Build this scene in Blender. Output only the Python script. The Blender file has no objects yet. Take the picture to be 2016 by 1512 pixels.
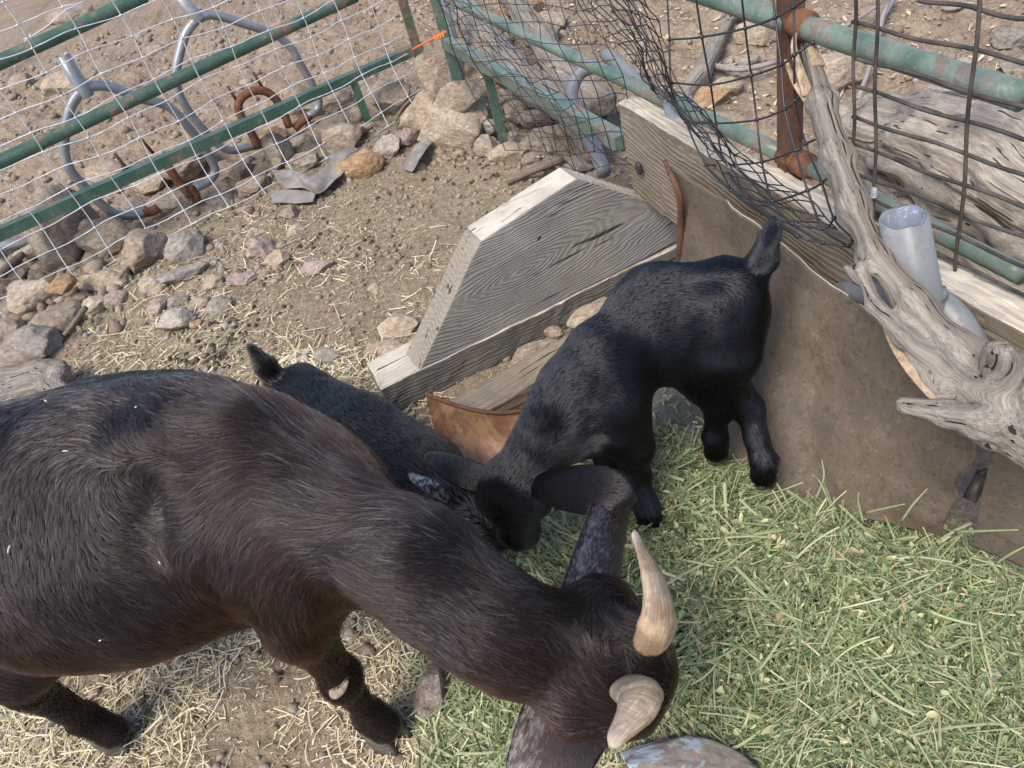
import bpy, math, random
import numpy as np
from math import radians, sin, cos, pi
random.seed(7); RNG = np.random.default_rng(7)
C = bpy.context.scene.collection
SC = bpy.context.scene
# ------------------------------------------------------------------ camera
TILT, ROLL, FPX, CAMH = 49.0, 17.0, 1512.0, 1.15
_p = radians(90-TILT); _r = radians(ROLL)
CF = np.array([0, cos(_p), -sin(_p)]); _R0 = np.array([1., 0, 0]); _U0 = np.cross(_R0, CF)
CR = cos(_r)*_R0 - sin(_r)*_U0; CU = sin(_r)*_R0 + cos(_r)*_U0
CO = np.array([0, 0, CAMH])
from mathutils import Matrix, Vector
cam_d = bpy.data.cameras.new('camera'); cam = bpy.data.objects.new('camera', cam_d); C.objects.link(cam)
cam_d.sensor_width = 36; cam_d.lens = 36*FPX/2016; cam_d.clip_start = .02; cam_d.clip_end = 300
M4 = Matrix.Identity(4)
for i in range(3):
    M4[i][0] = CR[i]; M4[i][1] = CU[i]; M4[i][2] = -CF[i]; M4[i][3] = CO[i]
cam.matrix_world = M4; SC.camera = cam
# ------------------------------------------------------------------ light
SUN_EL, SUN_AZ = 54.0, -140.0            # azimuth from +Y towards +X
W = bpy.data.worlds.new('World'); SC.world = W; W.use_nodes = True
nt = W.node_tree; nt.nodes.clear()
sky = nt.nodes.new('ShaderNodeTexSky'); sky.sky_type = 'NISHITA'; sky.sun_disc = False
sky.sun_elevation = radians(SUN_EL); sky.sun_rotation = radians(SUN_AZ); sky.dust_density = 2.0
bg = nt.nodes.new('ShaderNodeBackground'); bg.inputs[1].default_value = 0.15
wo = nt.nodes.new('ShaderNodeOutputWorld'); nt.links.new(sky.outputs[0], bg.inputs[0]); nt.links.new(bg.outputs[0], wo.inputs[0])
sd = bpy.data.lights.new('sun', 'SUN'); sd.energy = 2.2; sd.angle = radians(28); sd.color = (1, .93, .83)
sun = bpy.data.objects.new('sun', sd); C.objects.link(sun)
_sv = Vector((cos(radians(SUN_EL))*sin(radians(SUN_AZ)), cos(radians(SUN_EL))*cos(radians(SUN_AZ)), sin(radians(SUN_EL))))
sun.rotation_euler = _sv.to_track_quat('Z', 'Y').to_euler()
SC.view_settings.view_transform = 'Standard'; SC.view_settings.look = 'None'
SC.view_settings.exposure = 0.95; SC.view_settings.gamma = 1
SC.render.engine = 'CYCLES'
# ------------------------------------------------------------------ geometry of the place from directions of sight
def ray(px, py):
    d = CF*FPX + CR*(px-1008) - CU*(py-756); return d/np.linalg.norm(d)
def P(px, py, z=0.):
    d = ray(px, py); return CO + d*(z-CAMH)/d[2]
def onplane(px, py, p0, n):
    d = ray(px, py); p0 = np.asarray(p0, float); n = np.asarray(n, float)
    return CO + d*(np.dot(p0-CO, n)/np.dot(d, n))
def pxy(p):
    v = p-CO; w = v@CF; return np.stack([1008+FPX*(v@CR)/w, 756-FPX*(v@CU)/w], -1)
def A(*a): return np.array(a, float)
def nrm(v):
    v = np.asarray(v, float); return v/(np.linalg.norm(v, axis=-1, keepdims=True)+1e-12)
# ------------------------------------------------------------------ noise (value noise, vectorised)
def _hash(ix, iy, iz, s):
    h = (ix.astype(np.int64)*374761393 + iy.astype(np.int64)*668265263 + iz.astype(np.int64)*2147483647 + s*974634777) & 0xffffffff
    h = ((h ^ (h >> 13))*1274126177) & 0xffffffff
    h = ((h ^ (h >> 16))*2246822519) & 0xffffffff
    return ((h ^ (h >> 15)) & 0xffffff)/float(0xffffff)
def vnoise(p, f=1., s=0):
    p = np.asarray(p, float)*f; i = np.floor(p); t = p-i; t = t*t*(3-2*t); i = i.astype(np.int64)
    r = 0
    for dx in (0, 1):
        for dy in (0, 1):
            for dz in (0, 1):
                w = (t[..., 0] if dx else 1-t[..., 0])*(t[..., 1] if dy else 1-t[..., 1])*(t[..., 2] if dz else 1-t[..., 2])
                r = r + w*_hash(i[..., 0]+dx, i[..., 1]+dy, i[..., 2]+dz, s)
    return r*2-1
def fbm(p, f=1., o=4, s=0, g=.5):
    r = 0; a = 1.
    for k in range(o): r = r + a*vnoise(p, f, s+k*17); a *= g; f *= 2.03
    return r
# ------------------------------------------------------------------ objects
def mesh(name, V, F, mat=None, parent=None, smooth=True, attrs=None, cols=None):
    me = bpy.data.meshes.new(name)
    V = np.asarray(V, np.float32)
    if isinstance(F, np.ndarray):
        n, k = F.shape
        me.vertices.add(len(V)); me.vertices.foreach_set('co', V.ravel())
        me.loops.add(n*k); me.loops.foreach_set('vertex_index', F.astype(np.int32).ravel())
        me.polygons.add(n); me.polygons.foreach_set('loop_start', np.arange(0, n*k, k, dtype=np.int32))
        try: me.polygons.foreach_set('loop_total', np.full(n, k, np.int32))
        except Exception: pass
    else: me.from_pydata([tuple(v) for v in V], [], F)
    me.update(calc_edges=True)
    if smooth: me.polygons.foreach_set('use_smooth', np.ones(len(me.polygons), bool))
    if attrs:
        for k, v in attrs.items():
            v = np.asarray(v, np.float32)
            if v.ndim == 1: a = me.attributes.new(k, 'FLOAT', 'POINT'); a.data.foreach_set('value', v)
            else: a = me.attributes.new(k, 'FLOAT_VECTOR', 'POINT'); a.data.foreach_set('vector', v.ravel())
    me.validate(); me.update()
    o = bpy.data.objects.new(name, me); C.objects.link(o)
    if mat: me.materials.append(mat)
    if parent: o.parent = parent
    return o
def tag(o, label=None, cat=None, group=None, kind=None):
    if label: o['label'] = label
    if cat: o['category'] = cat
    if group: o['group'] = group
    if kind: o['kind'] = kind
    return o
def empty(name, loc, label=None, cat=None, group=None):
    o = bpy.data.objects.new(name, None); C.objects.link(o); o.location = tuple(loc); o.empty_display_size = .05
    return tag(o, label, cat, group)
def adopt(o, root):       # keep the part's world place under its thing
    o.parent = root; o.matrix_parent_inverse = Matrix.Translation(root.location).inverted(); return o
def part(name, VF, mat, root, smooth=True, attrs=None):
    """a part built in world coordinates, parented to a thing whose Empty stands at its base"""
    V = np.asarray(VF[0], float)-np.array(root.location[:] if root.parent is None else (0, 0, 0))
    if root.parent is not None: V = np.asarray(VF[0], float)-np.array(root.parent.location[:])
    at = dict(attrs or {})
    if len(VF) > 2: at.update(VF[2])
    return mesh(name, V, VF[1], mat, root, smooth, at)
def solo(name, VF, mat, label, cat, group=None, smooth=True, kind=None):
    """a thing that is one mesh; origin at its base"""
    V = np.asarray(VF[0], float); b = V.mean(0); b[2] = V[:, 2].min()
    o = mesh(name, V-b, VF[1], mat, None, smooth, VF[2] if len(VF) > 2 else None); o.location = tuple(b)
    return tag(o, label, cat, group, kind)
def merge(*L):
    """several (V,F[,attrs]) into one; faces stay lists unless all are arrays of one width"""
    Vs = []; Fs = []; n = 0; at = {}
    keys = set().union(*[set(l[2].keys()) if len(l) > 2 else set() for l in L])
    arr = all(isinstance(l[1], np.ndarray) for l in L) and len({l[1].shape[1] for l in L}) == 1
    for l in L:
        Vs.append(np.asarray(l[0], float))
        if arr: Fs.append(l[1]+n)
        else: Fs += [tuple(int(i)+n for i in f) for f in l[1]]
        for k in keys:
            z = l[2][k] if len(l) > 2 and k in l[2] else np.zeros((len(l[0]), 3) if k == 'g' else len(l[0]))
            at.setdefault(k, []).append(z)
        n += len(l[0])
    at = {k: np.concatenate(v) for k, v in at.items()}
    return np.concatenate(Vs), (np.concatenate(Fs) if arr else Fs), at
# ------------------------------------------------------------------ signed-distance solids and surface nets
class Solid:
    def __init__(s): s.pr = []; s.grooves = []
    def cone(s, a, b, ra, rb, k=.03, lat=None, sq=1., flow=None, sub=False, tint=0.):
        s.pr.append(('c', A(*a), A(*b), ra, rb, k, None if lat is None else nrm(A(*lat)), sq, flow if flow is not None else A(*b)-A(*a), sub, tint)); return s
    def ell(s, c, ax, r, k=.03, flow=(0, 0, -1), sub=False, tint=0.):
        ax = np.asarray(ax, float)
        x = nrm(ax[0]); y = ax[1]-x*np.dot(ax[1], x); y = nrm(y); z = np.cross(x, y)
        s.pr.append(('e', A(*c), np.array([x, y, z]), A(*r), None, k, None, 1., flow, sub, tint)); return s
    def dist(s, q, p):
        if q[0] == 'c':
            a, b, ra, rb = q[1], q[2], q[3], q[4]; d = p-a; ba = b-a
            if q[6] is not None and q[7] != 1.:
                l = q[6]; d = d+np.multiply.outer(d@l, l)*(1/q[7]-1); ba = ba+l*(ba@l)*(1/q[7]-1)
            L2 = ba@ba; t = np.clip((d@ba)/L2, 0, 1)
            return np.linalg.norm(d-np.multiply.outer(t, ba), axis=-1)-(ra+(rb-ra)*t)
        d = (p-q[1])@q[2].T; r = q[3]; k0 = np.linalg.norm(d/r, axis=-1); k1 = np.linalg.norm(d/(r*r), axis=-1)+1e-9
        return k0*(k0-1)/k1
    def bounds(s, q, m):
        if q[0] == 'c':
            R = max(q[3], q[4])*max(1, q[7])+m; return np.minimum(q[1], q[2])-R, np.maximum(q[1], q[2])+R
        R = np.sqrt((q[2].T**2)@(q[3]**2))+m; return q[1]-R, q[1]+R
    def build(s, h=.006, disp=None):
        lo = np.min([s.bounds(q, 0)[0] for q in s.pr], 0)-3*h; hi = np.max([s.bounds(q, 0)[1] for q in s.pr], 0)+3*h
        n = np.ceil((hi-lo)/h).astype(int)+1
        V = np.full(n, 10., np.float32)
        ax = [lo[i]+h*np.arange(n[i]) for i in range(3)]
        for q in s.pr:
            k = q[5]; b0, b1 = s.bounds(q, k+3*h)
            i0 = np.clip(np.floor((b0-lo)/h).astype(int), 0, n-1); i1 = np.clip(np.ceil((b1-lo)/h).astype(int)+1, 1, n)
            sl = tuple(slice(i0[i], i1[i]) for i in range(3))
            g = np.stack(np.meshgrid(*[ax[i][sl[i]] for i in range(3)], indexing='ij'), -1)
            d = s.dist(q, g).astype(np.float32); v = V[sl]
            if q[9]: d = -d; hh = np.maximum(k-np.abs(v-d), 0)/k; V[sl] = np.maximum(v, d)+hh*hh*k*.25
            else: hh = np.maximum(k-np.abs(v-d), 0)/k; V[sl] = np.minimum(v, d)-hh*hh*k*.25
        return nets(V, lo, h)
    def field(s, p, soft=.018, what='flow'):
        w = 0; f = 0
        for q in s.pr:
            if q[9]: continue
            wi = np.exp(-np.clip(s.dist(q, p)/soft, -1.5, 12)); w = w+wi
            f = f+(wi[:, None]*nrm(q[8]) if what == 'flow' else wi*q[10])
        return f/(w[:, None] if what == 'flow' else w)
def nets(V, lo, h):
    n = np.array(V.shape); sg = V < 0
    cs = np.array([(i, j, k) for i in (0, 1) for j in (0, 1) for k in (0, 1)])
    def cc(A_, c): return A_[c[0]:n[0]-1+c[0], c[1]:n[1]-1+c[1], c[2]:n[2]-1+c[2]]
    cnt = sum(cc(sg, c).astype(np.int8) for c in cs); act = (cnt > 0) & (cnt < 8)
    idx = np.full(n-1, -1, np.int64); I = np.argwhere(act); idx[act] = np.arange(len(I))
    vals = np.stack([V[I[:, 0]+c[0], I[:, 1]+c[1], I[:, 2]+c[2]] for c in cs], 1)
    acc = np.zeros((len(I), 3)); num = np.zeros(len(I))
    for a in range(8):
        for b in range(a+1, 8):
            if np.abs(cs[a]-cs[b]).sum() != 1: continue
            va, vb = vals[:, a], vals[:, b]; m = (va < 0) != (vb < 0); t = np.where(m, va/(va-vb+1e-12), 0)
            acc += m[:, None]*(cs[a]+t[:, None]*(cs[b]-cs[a])); num += m
    P_ = lo+h*(I+acc/num[:, None]); Q = []
    for ax in range(3):
        u, v = (ax+1) % 3, (ax+2) % 3
        s0 = [slice(1, n[i]-1) for i in range(3)]; s0[ax] = slice(0, n[ax]-1)
        s1 = list(s0); s1[ax] = slice(1, n[ax])
        a_ = sg[tuple(s0)]; b_ = sg[tuple(s1)]; E = np.argwhere(a_ != b_); off = np.array([1, 1, 1]); off[ax] = 0; E = E+off
        du = np.zeros(3, int); du[u] = 1; dv = np.zeros(3, int); dv[v] = 1
        g = lambda e: idx[e[:, 0], e[:, 1], e[:, 2]]
        q = np.stack([g(E-du-dv), g(E-dv), g(E), g(E-du)], 1)
        inside = sg[E[:, 0], E[:, 1], E[:, 2]]
        q[~inside] = q[~inside][:, ::-1]; Q.append(q)
    return P_, np.concatenate(Q)
def vnormals(V, F):
    if F.shape[1] == 4: n = np.cross(V[F[:, 2]]-V[F[:, 0]], V[F[:, 3]]-V[F[:, 1]])
    else: n = np.cross(V[F[:, 1]]-V[F[:, 0]], V[F[:, 2]]-V[F[:, 0]])
    N = np.zeros_like(V)
    for k in range(F.shape[1]): np.add.at(N, F[:, k], n)
    return nrm(N)
def fur(name, V, F, solid, n, length, mat, root, lift=.35, rad=.00025, seed=1, npts=5, lenf=None, colf=None, wild=.25, clump=.0, keep=None, flowf=None, curl=1.):
    """individual hairs growing from the skin, combed along the flow of the coat"""
    rg = np.random.default_rng(seed)
    T = np.concatenate([F[:, [0, 1, 2]], F[:, [0, 2, 3]]]); N = vnormals(V, F)
    ar = np.linalg.norm(np.cross(V[T[:, 1]]-V[T[:, 0]], V[T[:, 2]]-V[T[:, 0]]), axis=1)
    if keep is not None: ar = ar*keep(V[T].mean(1), nrm(N[T].mean(1)))
    t = rg.choice(len(T), n, p=ar/ar.sum()); r1 = np.sqrt(rg.random(n)); r2 = rg.random(n)
    w = np.stack([1-r1, r1*(1-r2), r1*r2], 1)[:, :, None]
    p = (V[T[t]]*w).sum(1); nn = nrm((N[T[t]]*w).sum(1))
    fl = solid.field(p) if flowf is None else flowf(p)
    fl = nrm(fl-nn*np.sum(fl*nn, 1, keepdims=True))
    bi = np.cross(nn, fl)
    if clump:
        cs = clump*(1.2+.0*rg.random(1)); cell = np.floor(p/cs+.45*np.stack([vnoise(p, 90, 81+i) for i in range(3)], 1)); hsh = [_hash(cell[:, 0].astype(np.int64), cell[:, 1].astype(np.int64), cell[:, 2].astype(np.int64), 5+i) for i in range(5)]
        coff = (cell+.5+(np.stack(hsh[:3], 1)-.5)*.6)*cs-p; coff = coff-nn*np.sum(coff*nn, 1, keepdims=True); ch = hsh[3]
        fl = nrm(fl+bi*((hsh[4]-.5)*.25)[:, None]); bi = np.cross(nn, fl)
    a = wild*(fbm(p, 14, 2, 5)*1.3+.35*rg.normal(size=n)); fl = fl*np.cos(a)[:, None]+bi*np.sin(a)[:, None]
    L = length*(.6+.6*rg.random(n))*((.85+.3*ch) if clump else 1); L = L*(1+.25*fbm(p, 60, 2, 9))
    if lenf is not None: L = L*lenf(p, nn)
    lf = lift*(.5+rg.random(n)*.9); lf = lf[:, None]; sj = rg.normal(size=n)[:, None]*.12
    pts = []
    for j in range(npts):
        u = j/(npts-1); e = lf*(u-.5*curl*u*u)
        pts.append(p-nn*.0008+L[:, None]*(fl*u*(1-.15*lf)+nn*e+bi*(sj*u*u))+(coff*.5*u**1.3 if clump else 0))
    pts = np.stack(pts, 1)
    hc = bpy.data.hair_curves.new(name); hc.add_curves([npts]*n)
    org = np.array(root.location[:])
    hc.attributes['position'].data.foreach_set('vector', (pts-org).astype(np.float32).ravel())
    ra = hc.attributes.get('radius') or hc.attributes.new('radius', 'FLOAT', 'POINT')
    pr = rad*np.array([1, 1, .85, .6, .15] if npts == 5 else np.linspace(1, .15, npts))
    ra.data.foreach_set('value', np.tile(pr, n).astype(np.float32))
    col = colf(p, nn, rg) if colf is not None else np.zeros((n, 3))
    if clump: col = col*(.85+.3*ch)[:, None]
    ca = hc.attributes.new('hc', 'FLOAT_VECTOR', 'CURVE'); ca.data.foreach_set('vector', col.astype(np.float32).ravel())
    hc.materials.append(mat)
    o = bpy.data.objects.new(name, hc); C.objects.link(o); o.parent = root
    return o
# ------------------------------------------------------------------ material helper
class NT:
    def __init__(s, name):
        s.m = bpy.data.materials.new(name); s.m.use_nodes = True; s.t = s.m.node_tree; s.t.nodes.clear()
        s.out = s.t.nodes.new('ShaderNodeOutputMaterial')
    def n(s, typ, ins=None, **kw):
        nd = s.t.nodes.new('ShaderNode'+typ)
        for k, v in kw.items(): setattr(nd, k, v)
        for k, v in (ins or {}).items(): s.set(nd, k, v)
        return nd
    def set(s, nd, k, v):
        i = nd.inputs[k]
        if isinstance(v, bpy.types.NodeSocket): s.t.links.new(v, i)
        elif isinstance(v, bpy.types.Node): s.t.links.new(v.outputs[0], i)
        else: i.default_value = v if not (isinstance(v, tuple) and len(v) == 3 and i.type == 'RGBA') else (*v, 1)
    def coord(s, kind='Object', scale=(1, 1, 1), attr=None):
        if attr: c = s.n('Attribute', attribute_name=attr).outputs['Vector']
        else: c = s.n('TexCoord').outputs[kind]
        return s.n('Mapping', {'Vector': c, 'Scale': scale}).outputs[0]
    def noise(s, v, sc=5., det=4., rough=.55, dist=0., out=0):
        return s.n('TexNoise', {'Vector': v, 'Scale': sc, 'Detail': det, 'Roughness': rough, 'Distortion': dist}).outputs[out]
    def vor(s, v, sc=5., feat='F1', out='Distance', rnd=1.):
        return s.n('TexVoronoi', {'Vector': v, 'Scale': sc, 'Randomness': rnd}, feature=feat).outputs[out]
    def ramp(s, f, stops, interp='LINEAR'):
        r = s.n('ValToRGB', {'Fac': f}); cr = r.color_ramp; cr.interpolation = interp
        while len(cr.elements) < len(stops): cr.elements.new(.5)
        for e, (p, c) in zip(cr.elements, stops):
            e.position = p; e.color = (*c, 1) if isinstance(c, tuple) else (c, c, c, 1)
        return r.outputs[0]
    def mix(s, f, a, b, mode='MIX'):
        nd = s.n('Mix', data_type='RGBA', blend_type=mode); s.set(nd, 0, f)
        for i, v in ((6, a), (7, b)):
            if isinstance(v, bpy.types.NodeSocket): s.t.links.new(v, nd.inputs[i])
            elif isinstance(v, tuple): nd.inputs[i].default_value = (*v, 1)
            else: nd.inputs[i].default_value = (v, v, v, 1)
        return nd.outputs[2]
    def math(s, op, a, b=0.):
        nd = s.n('Math', operation=op); s.set(nd, 0, a); s.set(nd, 1, b); return nd.outputs[0]
    def bump(s, h, st=.5, d=.01, nrm_=None):
        ins = {'Height': h, 'Strength': st, 'Distance': d}
        if nrm_ is not None: ins['Normal'] = nrm_
        return s.n('Bump', ins).outputs[0]
    def bsdf(s, col, rough=.8, nrm_=None, metal=0., spec=.3, **kw):
        ins = {'Base Color': col, 'Roughness': rough, 'Metallic': metal, 'Specular IOR Level': spec}
        if nrm_ is not None: ins['Normal'] = nrm_
        ins.update(kw)
        b = s.n('BsdfPrincipled', ins); s.t.links.new(b.outputs[0], s.out.inputs[0]); return s.m
# ------------------------------------------------------------------ materials of the place
def soil_mat():
    m = NT('soil'); o = m.coord('Object'); a = m.noise(o, 1.1, 5, .6); b = m.noise(o, 7, 6, .65); c = m.noise(o, 45, 5, .7); d = m.noise(o, 260, 3, .7)
    v = m.vor(o, 55); v2 = m.vor(o, 160)
    f = m.mix(.5, a, b); col = m.ramp(f, [(.30, (.165, .120, .085)), (.48, (.265, .203, .147)), (.62, (.325, .258, .19)), (.75, (.37, .305, .235))])
    dung = m.ramp(m.noise(m.coord('Object', (1, 1, 1)), 2.3, 4, .6, out=0), [(.45, 0.), (.62, .6)])
    pen = m.n('Attribute', attribute_name='pen').outputs['Fac']
    col = m.mix(m.math('MULTIPLY', pen, m.math('ADD', dung, .35)), col, (.215, .185, .125))
    col = m.mix(m.ramp(c, [(.35, .55), (.55, 0.)]), col, (.13, .095, .068)); col = m.mix(m.ramp(c, [(.55, 0.), (.75, .5)]), col, (.44, .37, .28))
    col = m.mix(m.ramp(v2, [(.05, .55), (.35, 0.)]), col, (.40, .33, .25)); col = m.mix(m.ramp(d, [(.3, .5), (.5, 0.)]), col, (.10, .075, .055))
    h = m.math('ADD', m.math('MULTIPLY', c, 1.), m.math('ADD', m.math('MULTIPLY', v, -.5), m.math('MULTIPLY', d, .3)))
    return m.bsdf(col, .95, m.bump(h, .9, .012), spec=.1)
def rock_mat(name, c1, c2, c3, st=.7):
    m = NT(name); r = m.n('ObjectInfo').outputs['Random']; o = m.n('Mapping', {'Vector': m.n('TexCoord').outputs['Object'], 'Scale': (1, 1, 1.8)})
    off = m.n('CombineXYZ', {0: m.math('MULTIPLY', r, 40.), 1: m.math('MULTIPLY', r, 17.)}); m.set(o, 'Location', off.outputs[0]); o = o.outputs[0]
    a = m.noise(o, 9, 6, .65, .4); b = m.noise(o, 60, 5, .75); d = m.noise(o, 300, 2, .7); w = m.vor(o, 26, rnd=1.)
    col = m.ramp(a, [(.3, c1), (.52, c2), (.72, c3)]); col = m.mix(m.ramp(b, [(.35, .65), (.55, 0.)]), col, tuple(x*.45 for x in c1)); col = m.mix(m.ramp(b, [(.55, 0.), (.8, .5)]), col, tuple(min(.6, x*1.35) for x in c3))
    col = m.mix(m.ramp(d, [(.35, .4), (.5, 0.)]), col, tuple(x*.5 for x in c1))
    h = m.math('ADD', m.math('MULTIPLY', a, 1.2), m.math('ADD', b, m.math('MULTIPLY', d, .25)))
    return m.bsdf(col, .92, m.bump(h, st, .010), spec=.15)
ROCK = dict(t=rock_mat('rock_tan', (.28, .22, .155), (.41, .33, .25), (.52, .44, .345)), b=rock_mat('rock_brown', (.21, .165, .125), (.32, .255, .195), (.42, .345, .27)),
            g=rock_mat('rock_grey', (.20, .175, .15), (.29, .255, .22), (.38, .34, .30)), o=rock_mat('rock_ochre', (.27, .16, .085), (.40, .27, .16), (.46, .36, .25)),
            p=rock_mat('rock_pink', (.25, .19, .165), (.35, .275, .24), (.44, .37, .33)), w=rock_mat('rock_pale', (.30, .25, .20), (.40, .34, .28), (.50, .45, .39)))
def wood_mat(name, lo, mid_, hi, sc=(1.2, 30, 30), knot=None, crack=.6, warm=None, coord='g', st=.6):
    """weathered timber; the g attribute runs along the grain"""
    m = NT(name); at = m.n('Attribute', attribute_name=coord).outputs['Vector']
    mp = m.n('Mapping', {'Vector': at, 'Scale': sc}).outputs[0]
    a = m.noise(mp, 2.6, 6, .62, .35); b = m.noise(m.n('Mapping', {'Vector': at, 'Scale': (sc[0]*3, sc[1]*3.4, sc[2]*3.4)}).outputs[0], 3.5, 4, .7)
    big = m.noise(at, 6, 4, .6)
    cr = m.noise(m.n('Mapping', {'Vector': at, 'Scale': (sc[0]*.12, sc[1]*1.0, sc[2]*1.0)}).outputs[0], 3.1, 1, .4, .2)
    col = m.ramp(a, [(.28, lo), (.5, mid_), (.72, hi)])
    col = m.mix(m.ramp(b, [(.32, .6), (.52, 0.)]), col, tuple(x*.5 for x in lo)); col = m.mix(m.ramp(b, [(.56, 0.), (.78, .45)]), col, tuple(min(.75, x*1.2) for x in hi))
    if warm: col = m.mix(m.ramp(big, [(.46, 0.), (.64, .7)]), col, warm)
    ck = m.ramp(cr, [(.305, crack), (.33, 0.)]); col = m.mix(ck, col, tuple(x*.18 for x in lo))
    h = m.math('ADD', m.math('ADD', a, m.math('MULTIPLY', b, .6)), m.math('MULTIPLY', ck, -1.5))
    return m.bsdf(col, .85, m.bump(h, st, .004), spec=.2)
DRIFT = wood_mat('driftwood', (.10, .088, .076), (.23, .205, .175), (.38, .345, .30), (3., 55, 55), warm=(.27, .205, .135), crack=.95, st=1.)
DARKLOG = wood_mat('charred_log', (.15, .13, .11), (.32, .275, .225), (.46, .41, .34), (2.5, 35, 35), warm=(.085, .08, .08), crack=.9, st=1.)
def ring_wood(name, lo, mid_, hi, sp=.0065, kx=(0, 0), st=.45, dirt=None):
    """flat-sawn board with cathedral grain round a knot; g = (along, across, depth) in metres"""
    m = NT(name); at = m.n('Attribute', attribute_name='g').outputs['Vector']; s = m.n('SeparateXYZ', {0: at})
    x, y = s.outputs[0], s.outputs[1]; n1 = m.noise(m.n('Mapping', {'Vector': at, 'Scale': (2.6, 9, 9)}).outputs[0], 1.6, 3, .5)
    dx = m.math('SUBTRACT', x, kx[0]); dy = m.math('SUBTRACT', y, kx[1])
    r = m.math('SQRT', m.math('ADD', m.math('MULTIPLY', m.math('MULTIPLY', dx, dx), .055), m.math('MULTIPLY', dy, dy)))
    r = m.math('ADD', r, m.math('MULTIPLY', m.math('SUBTRACT', n1, .5), .05))
    rg = m.math('SINE', m.math('MULTIPLY', r, 6.2832/sp))
    fine = m.noise(m.n('Mapping', {'Vector': at, 'Scale': (9, 420, 420)}).outputs[0], 1., 4, .7); big = m.noise(at, 7, 5, .6)
    ckr = m.ramp(m.noise(m.n('Mapping', {'Vector': at, 'Scale': (1.4, 30, 30)}).outputs[0], 2.2, 3, .5), [(.33, .9), (.36, 0.)])
    col = m.mix(m.ramp(m.math('ADD', m.math('MULTIPLY', rg, .5), .5), [(.1, .22), (.9, .85)]), lo, mid_)
    col = m.mix(m.ramp(fine, [(.35, .7), (.6, 0.)]), col, tuple(c*.6 for c in lo)); col = m.mix(m.ramp(big, [(.4, 0.), (.7, .6)]), col, hi)
    if dirt: col = m.mix(m.ramp(m.noise(at, 13, 5, .7), [(.45, 0.), (.62, .75)]), col, dirt)
    col = m.mix(ckr, col, (.03, .025, .02))
    h = m.math('ADD', m.math('MULTIPLY', rg, .35), m.math('ADD', m.math('MULTIPLY', fine, .5), m.math('MULTIPLY', ckr, -1.5)))
    return m.bsdf(col, .85, m.bump(h, st, .003), spec=.15)
GREYW = ring_wood('grey_board', (.15, .148, .142), (.27, .265, .255), (.31, .29, .26), .0062, (.33, .12), dirt=(.20, .185, .16))
PALEW = ring_wood('pale_timber', (.36, .31, .24), (.54, .49, .41), (.60, .55, .47), .011, (.3, 2.), st=.5)
ENDW = ring_wood('end_grain', (.21, .18, .14), (.32, .285, .235), (.36, .32, .27), .009, (.1, -.15), st=.6, dirt=(.24, .20, .15))
BROWNW = ring_wood('brown_board', (.16, .13, .095), (.25, .21, .16), (.29, .25, .195), .011, (.7, .4), st=.5, dirt=(.20, .155, .11))
def paint_mat(name, base, rust=(.16, .07, .045), amt=.55, rough=.45, tint=(.2, .3, .24)):
    m = NT(name); o = m.coord('Object'); a = m.noise(o, 9, 6, .7, .5); b = m.noise(o, 55, 5, .7); c = m.noise(o, 170, 3, .6)
    col = m.mix(m.ramp(a, [(.35, 0.), (.65, 1.)]), base, tint)
    msk = m.ramp(m.math('ADD', m.math('MULTIPLY', a, .6), m.math('MULTIPLY', b, .4)), [(amt-.02, 0.), (amt+.03, 1.)])
    ru = m.mix(m.ramp(b, [(.35, 0.), (.65, 1.)]), rust, tuple(x*1.7+.03 for x in rust)); col = m.mix(m.ramp(c, [(.6, 0.), (.75, .35)]), col, (.42, .45, .40)); col = m.mix(msk, col, ru)
    rg = m.mix(msk, rough, .9)
    return m.bsdf(col, rg, m.bump(m.math('ADD', b, m.math('MULTIPLY', msk, .6)), .35, .002), spec=.35)
GREEN = paint_mat('green_paint', (.033, .078, .052), amt=.575, tint=(.075, .13, .095)); GREEN2 = paint_mat('green_worn_paint', (.07, .115, .085), (.105, .078, .064), .535, .36, (.19, .235, .195))
DGREEN = paint_mat('dark_green_paint', (.03, .06, .035), (.07, .045, .03), .5, .6, (.06, .085, .05))
def rust_mat(name, c=((.075, .035, .022), (.17, .075, .04), (.27, .13, .07)), rough=.85, st=.5):
    m = NT(name); o = m.coord('Object'); a = m.noise(o, 14, 6, .7, .4); b = m.noise(o, 110, 4, .7); col = m.ramp(a, [(.3, c[0]), (.5, c[1]), (.72, c[2])])
    col = m.mix(m.ramp(b, [(.3, .6), (.5, 0.)]), col, tuple(x*.5 for x in c[0])); return m.bsdf(col, rough, m.bump(b, st, .002), spec=.25)
RUST = rust_mat('rust'); RUSTD = rust_mat('dark_rust', ((.05, .028, .022), (.11, .055, .035), (.17, .085, .05)))
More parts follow.
